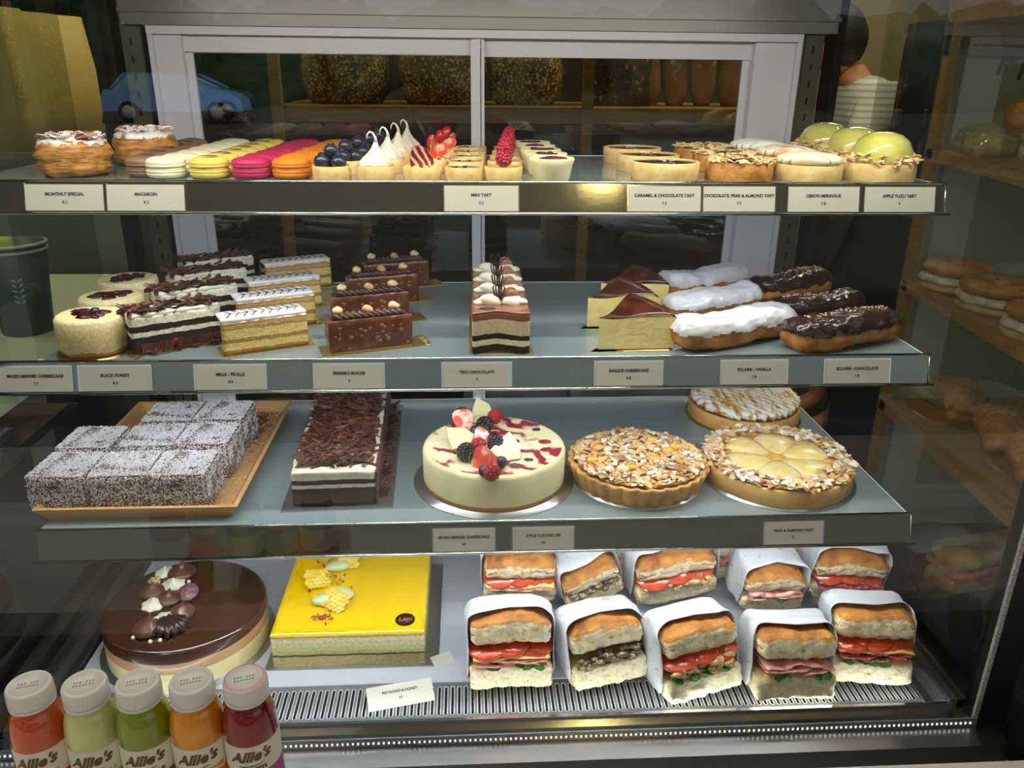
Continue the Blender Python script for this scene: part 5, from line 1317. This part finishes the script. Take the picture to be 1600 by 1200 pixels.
part('box_frame', MB().box(-.12, .12, -.1, .1, 1.10, 1.30).box(-.12, .12, -.1, .1, 1.56, 1.6).box(-.12, -.11, -.1, .1, 1.3, 1.56).box(.11, .12, -.1, .1, 1.3, 1.56), m_oak, t)
part('stand', MB().box(-.11, .11, -.09, .09, 0, 1.10), M['dark'], t)
part('pastry_heap', MB().gb((0, 0, 1.35), (.16, .14, .10), (10, 10, 6), .03, .012, 30, 2), mat('glowing_pastry', hexc('e8952a'), .5, hexc('b86a1a'), 40), t)
area('case_lamp', (2.52, 1.47, 1.55), (0, 0, 0), .1, .1, .8, (1, .62, .25))

# ================================================================== RIGHT: neighbouring sandwich cabinet
X0 = 1.345
t = thing('wooden_bread_cabinet', 'oak shelving unit of filled rolls to the right of the glass cabinet', 'cabinet', (0, 0, 0))
for z in (ZO-.112, ZO-.342, ZO-.577):
    T = Matrix.Translation((X0, .03, z)) @ Matrix.Rotation(R(3), 4, 'X')
    part('shelf_board', MB().box(0, .75, -.52, 0, -.018, 0, 0, T), m_oak, t)
part('post', MB().box(X0, X0+.014, .012, .035, 0, ZO+.085), m_oak, t)
part('top_rail', MB().box(X0, X0+.75, -.50, .035, ZO+.085, ZO+.12).box(X0, X0+.75, .02, .035, ZO+.035, ZO+.085, 1), [m_oak, mat('brown_laminate', hexc('8a6a48'), .5)], t)
part('back_panel', MB().box(X0+.02, X0+.75, .036, .05, 0, ZO+.03), mat('sage_green_panel', hexc('a6a77c'), .5), t)
part('lower_body', MB().box(X0+.02, X0+.75, -.5, .035, 0, ZO-.86), M['dark'], t)
text_part('PILLO', .075, mat('dark_lettering', hexc('3c3a20'), .6), t, Matrix.Translation((X0+.19, .0355, ZO+.013)) @ FACE @ Matrix.Rotation(R(-10), 4, 'Z'), 'sign_lettering', .0002)
m_roll = mat('cheese_topped_roll', hexc('c98e34'), .5, hexc('9a6420'), 40, .4, .7, bump=.001, bs=120)
m_che2 = mat('grilled_cheese', hexc('f0a818'), .4, hexc('d07a10'), 60, col3=(.05, .03, .02), lo3=.64, hi3=.68, ns3=170)
m_bun = mat('soft_bun', hexc('d5b880'), .5, hexc('b98f50'), 30)
def roll(l, loc, rz, s=1):
    t = thing('cheese_roll', l, 'bread roll', loc, rz, 'cheese rolls on the oak shelf'); t.scale = (s, s, s)
    part('bread', MB().gb((0, 0, .022), (.13, .055, .044), (18, 12, 10), .021, .003, 50, 2), m_roll, t)
    part('cheese_topping', MB().gb((0, 0, .024), (.126, .057, .046), (20, 12, 10), .021, .003, 60, 2, None, 0, lambda c, n: c.z > .008+.006*noise.noise(c*60)), m_che2, t)
roll('grilled cheese-topped roll on the top oak shelf, stacked at left', (X0+.080, -.150, ZO-.074), R(-10))
roll('grilled cheese-topped roll on the top oak shelf, stacked at right', (X0+.175, -.235, ZO-.078), R(-25))
for k, (dx, y) in enumerate([(.055, -.06), (.10, -.13), (.165, -.20), (.24, -.10)]):
    tt = thing('wrapped_bun', 'film-wrapped soft bun on the top oak shelf, %s from the left' % ['first', 'second', 'third', 'fourth'][k], 'bread roll', (X0+dx, y, ZO-.116+.05*(y)), .5*k, 'wrapped buns on the oak shelf')
    part('bun', MB().gb((0, 0, .020), (.075, .065, .040), (12, 12, 8), .019, .002, 50, k), m_bun, tt)
    part('cling_film', MB().gb((0, 0, .0205), (.078, .068, .042), (14, 14, 8), .019, .003, 70, k+4), glass('cling_film', (.94, .94, .94), .12, .08), tt)
m_bagel = mat('bagel_crust', hexc('d9a24c'), .45, hexc('b8792c'), 30, col3=hexc('8a6a2c'), lo3=.66, hi3=.7, ns3=130)
def bagel(l, loc, rz):
    t = thing('filled_bagel', l, 'bagel', loc, rz, 'filled bagels on the oak shelf')
    for nm, z0, z1_, m_ in (('bagel_base', 0, .020, m_bun), ('bagel_top', .030, .054, m_bagel)):
        b = MB(); prof = []
        n = 14
        vs = []; fs = []; sg = 36
        for i in range(n):
            a = 2*PI*i/n
            for k in range(sg):
                th = 2*PI*k/sg; rr = .036+.024*math.cos(a); zz = (z0+z1_)/2+(z1_-z0)/2*math.sin(a)
                vs.append((rr*math.cos(th), rr*math.sin(th), zz))
        for i in range(n):
            for k in range(sg): fs.append((i*sg+k, i*sg+(k+1) % sg, ((i+1) % n)*sg+(k+1) % sg, ((i+1) % n)*sg+k))
        part(nm, b.add(vs, fs), m_, t)
    part('filling', MB().lathe([(0, .018), (.058, .018), (.061, .022), (.058, .030), (0, .031)], 36, 0, None, lambda th, r, z: (r*(1+.04*math.sin(7*th)), z)), mat('pink_filling', hexc('e0b8a8'), .5, hexc('f2ead0'), 60), t)
for k, (px, py) in enumerate([(1485, 452), (1555, 478), (1620, 515)]):
    xx = X0+.09+.045*k*0; 
    x, y = at(px, py, ZO-.348)
    bagel('filled bagel on the second oak shelf, %s' % ['farthest back', 'in the middle', 'nearest the front'][k], (max(x, X0+.07), y, ZO-.350+.012*(-k)*.6), .4*k)
# lower rows: big croissants and long rolls
m_cr = mat('croissant_crust', hexc('d38d33'), .4, hexc('a3621e'), 26, .35, .7, coat=.2)
def croissant(l, loc, rz, s=1):
    t = thing('croissant', l, 'croissant', loc, rz, 'croissants on the lowest oak shelf'); t.scale = (s, s, s)
    pts = []; rad = []
    for i in range(45):
        u = -1+2*i/44; pts.append((u*.075, .03*u*u, .026-.006*abs(u))); rad.append((.028*(1-u*u*.75))*(1+.10*abs(math.sin(u*14))))
    part('croissant_body', MB().tube(pts, rad, 16), m_cr, t)
for k, (px, py) in enumerate([(1500, 640), (1560, 680), (1610, 720), (1480, 580), (1570, 590)]):
    x, y = at(px, py, ZO-.577+ (0 if k < 3 else .0))
    if k < 3: croissant('golden croissant on the lowest oak shelf, %s' % ['farthest back', 'in the middle', 'nearest the front'][k], (max(x, X0+.085), y, ZO-.582-.006*k), 1.2, 1.15)
t = thing('long_roll', 'long ham-filled roll low in the right-hand oak cabinet', 'bread roll', (X0+.16, -.16, ZO-.86), R(12))
part('bottom_bread', MB().gb((0, 0, .018), (.24, .07, .036), (22, 10, 6), .016, .002, 50, 1), m_bun, t)
part('ham', MB().gb((0, 0, .043), (.23, .074, .014), (22, 10, 3), .005, .004, 60, 2), m_ham, t)
part('top_bread', MB().gb((0, 0, .068), (.24, .07, .040), (22, 10, 6), .019, .002, 50, 3), m_bun, t)

# ================================================================== LEFT: beige panel, side counter, cup
m_beige = mat('beige_cloth', hexc('b9a35a'), .8, hexc('9c8846'), 3, .35, .7)
b = MB(); vs = []; n = 60
for i in range(n+1):
    y = -.55+.90*i/n; xx = -.165+.010*math.sin(y*26)+.006*math.sin(y*61+1)
    for z_ in (ZO-.135, ZO-.05, ZO+.09): vs.append((xx+(.01*math.sin(z_*30)), y, z_))
fs = [(i*3+j, (i+1)*3+j, (i+1)*3+j+1, i*3+j+1) for i in range(n) for j in range(2)]
o = tag(part('cloth_panel', MB().add(vs, fs), m_beige), 'beige cloth panel hanging beyond the left end of the cabinet', 'cloth'); so = o.modifiers.new('thickness', 'SOLIDIFY'); so.thickness = .003
t = thing('side_counter', 'pale counter top beside the left end of the cabinet', 'counter', (0, 0, 0))
part('counter_top', MB().box(-1.2, -.095, -.36, .42, ZO-.452, ZO-.42), mat('pale_laminate', hexc('c9ccb4'), .35), t)
part('counter_body', MB().box(-1.18, -.12, -.33, .40, 0, ZO-.452), M['dark'], t)
cx_, cy_ = at(36, 522, ZO-.42)
t = thing('takeaway_cup', 'dark green paper cup with white rim and pale leaf print, on the side counter', 'cup', (min(cx_, -.14), cy_+.02, ZO-.42))
part('cup_body', MB().lathe([(0, 0), (.036, 0), (.040, .004), (.0515, .150), (.0495, .150), (.038, .01), (0, .01)], 48), mat('dark_green_card', hexc('2c4034'), .5), t)
for z_ in (.142, .152): part('cup_rim', MB().lathe([(.050, z_-.003), (.0545, z_-.002), (.0545, z_+.001), (.050, z_+.002)], 48), M['card'], t)
b = MB(); c0 = .046
for k in range(6):
    for s in (-1, 1):
        a = .45+s*.10; zz = .062+.009*k
        b.flake((c0*math.sin(a)+.0012*math.sin(a), -(c0+.0016)*math.cos(a), zz), .009, .003, .0003, Matrix.Rotation(a, 4, 'Z') @ FACE @ Matrix.Rotation(s*.6+PI/2*0+(0 if s > 0 else PI), 4, 'Z'), 0, 0, True)
part('leaf_emblem', b, mat('pale_green_print', hexc('a9b8a0'), .5), t)
part('lime_stick', MB().gb((0, -.02, .148), (.030, .014, .034), (4, 4, 4), .003), mat('lime_green_plastic', hexc('b9c814'), .4), t)
tag(part('dark_bin', MB().box(-1.1, -.20, .48, .70, 0, ZO-.12), mat('dark_green_grey_panel', hexc('4c554a'), .5)), 'dark green-grey cupboard standing behind the cabinet at left', 'cupboard')

# ================================================================== THE STREET (mirrored in the front glass)
slab('floor_pavement', -30, 30, -60, -3.2, -.15, -.02, mat('asphalt', hexc('50504c'), .8, hexc('44443f'), 1))
b = MB()
for k in range(14):
    b.gb((-26+4*k, -40-(k % 3)*2, 1.8), (7, 4, 4.6+1.2*(k % 2)), (10, 6, 10), 2, 1.6, .5, k)
tag(part('hedge_trees', b, mat('tree_foliage', hexc('2f4a2a'), .8, hexc('1a2c18'), 2, .4, .6, bump=.1, bs=4)), 'dark green trees across the street, mirrored in the glass', 'trees')['kind'] = 'stuff'
def mirror_pt(px, py, d):
    p = CAM + ray(px, py)*d; return Vector((p.x, -2*.519-p.y, p.z))
pc_ = mirror_pt(285, 205, 26)
t = thing('parked_car', 'blue hatchback parked across the street, mirrored in the upper left glass', 'car', (pc_.x, pc_.y, 0), R(-6))
m_car = mat('blue_car_paint', hexc('7fb2f0'), .2, coat=1); m_win = mat('car_glass', hexc('7fb6c8'), .1, coat=1)
prof = [(-2.05, .35), (-2.08, .75), (-1.95, .98), (-1.25, 1.02), (-.95, 1.0), (1.2, 1.0), (1.75, .90), (2.05, .70), (2.08, .35)]
n = len(prof); b = MB()
b.add([(x, y, z) for y in (-.85, .85) for x, z in prof], [tuple(range(n)), tuple(range(2*n-1, n-1, -1))]+[(i, n+i, n+(i+1) % n, (i+1) % n) for i in range(n)], 0, None, True)
part('car_body', b, m_car, t)
pr2 = [(-1.75, .99), (-1.35, 1.40), (.25, 1.43), (1.15, 1.0)]; b = MB()
b.add([(x, y*(.98 if z < 1.1 else .80), z) for y in (-.85, .85) for x, z in pr2], [(0, 1, 2, 3), (7, 6, 5, 4)]+[(i, 4+i, 4+(i+1) % 4, (i+1) % 4) for i in range(4)], 0, None, True)
part('car_cabin', b, m_win, t)
b = MB().box(-1.35, .3, -.69, .69, 1.42, 1.46)
for s in (-.84, .84): b.tube([(-1.75, s, .99), (-1.35, s*.82, 1.42)], .05, 6).tube([(.25, s*.82, 1.42), (1.15, s, 1.0)], .05, 6).tube([(-.5, s, .99), (-.5, s*.82, 1.42)], .05, 6)
part('car_roof', b, m_car, t)
for x in (-1.3, 1.3):
    for y in (-.80, .80):
        wv = part('wheel', MB().lathe([(0, -.1), (.31, -.1), (.33, 0), (.31, .1), (0, .1)], 28, 0, Matrix.Translation((x, y, .33)) @ Matrix.Rotation(PI/2, 4, 'X')), M['black'], t)
        part('hub_cap', MB().lathe([(0, -.115), (.2, -.11), (.2, .11), (0, .115)], 20, 0, Matrix.Translation((x, y, .33)) @ Matrix.Rotation(PI/2, 4, 'X')), M['alu'], wv)
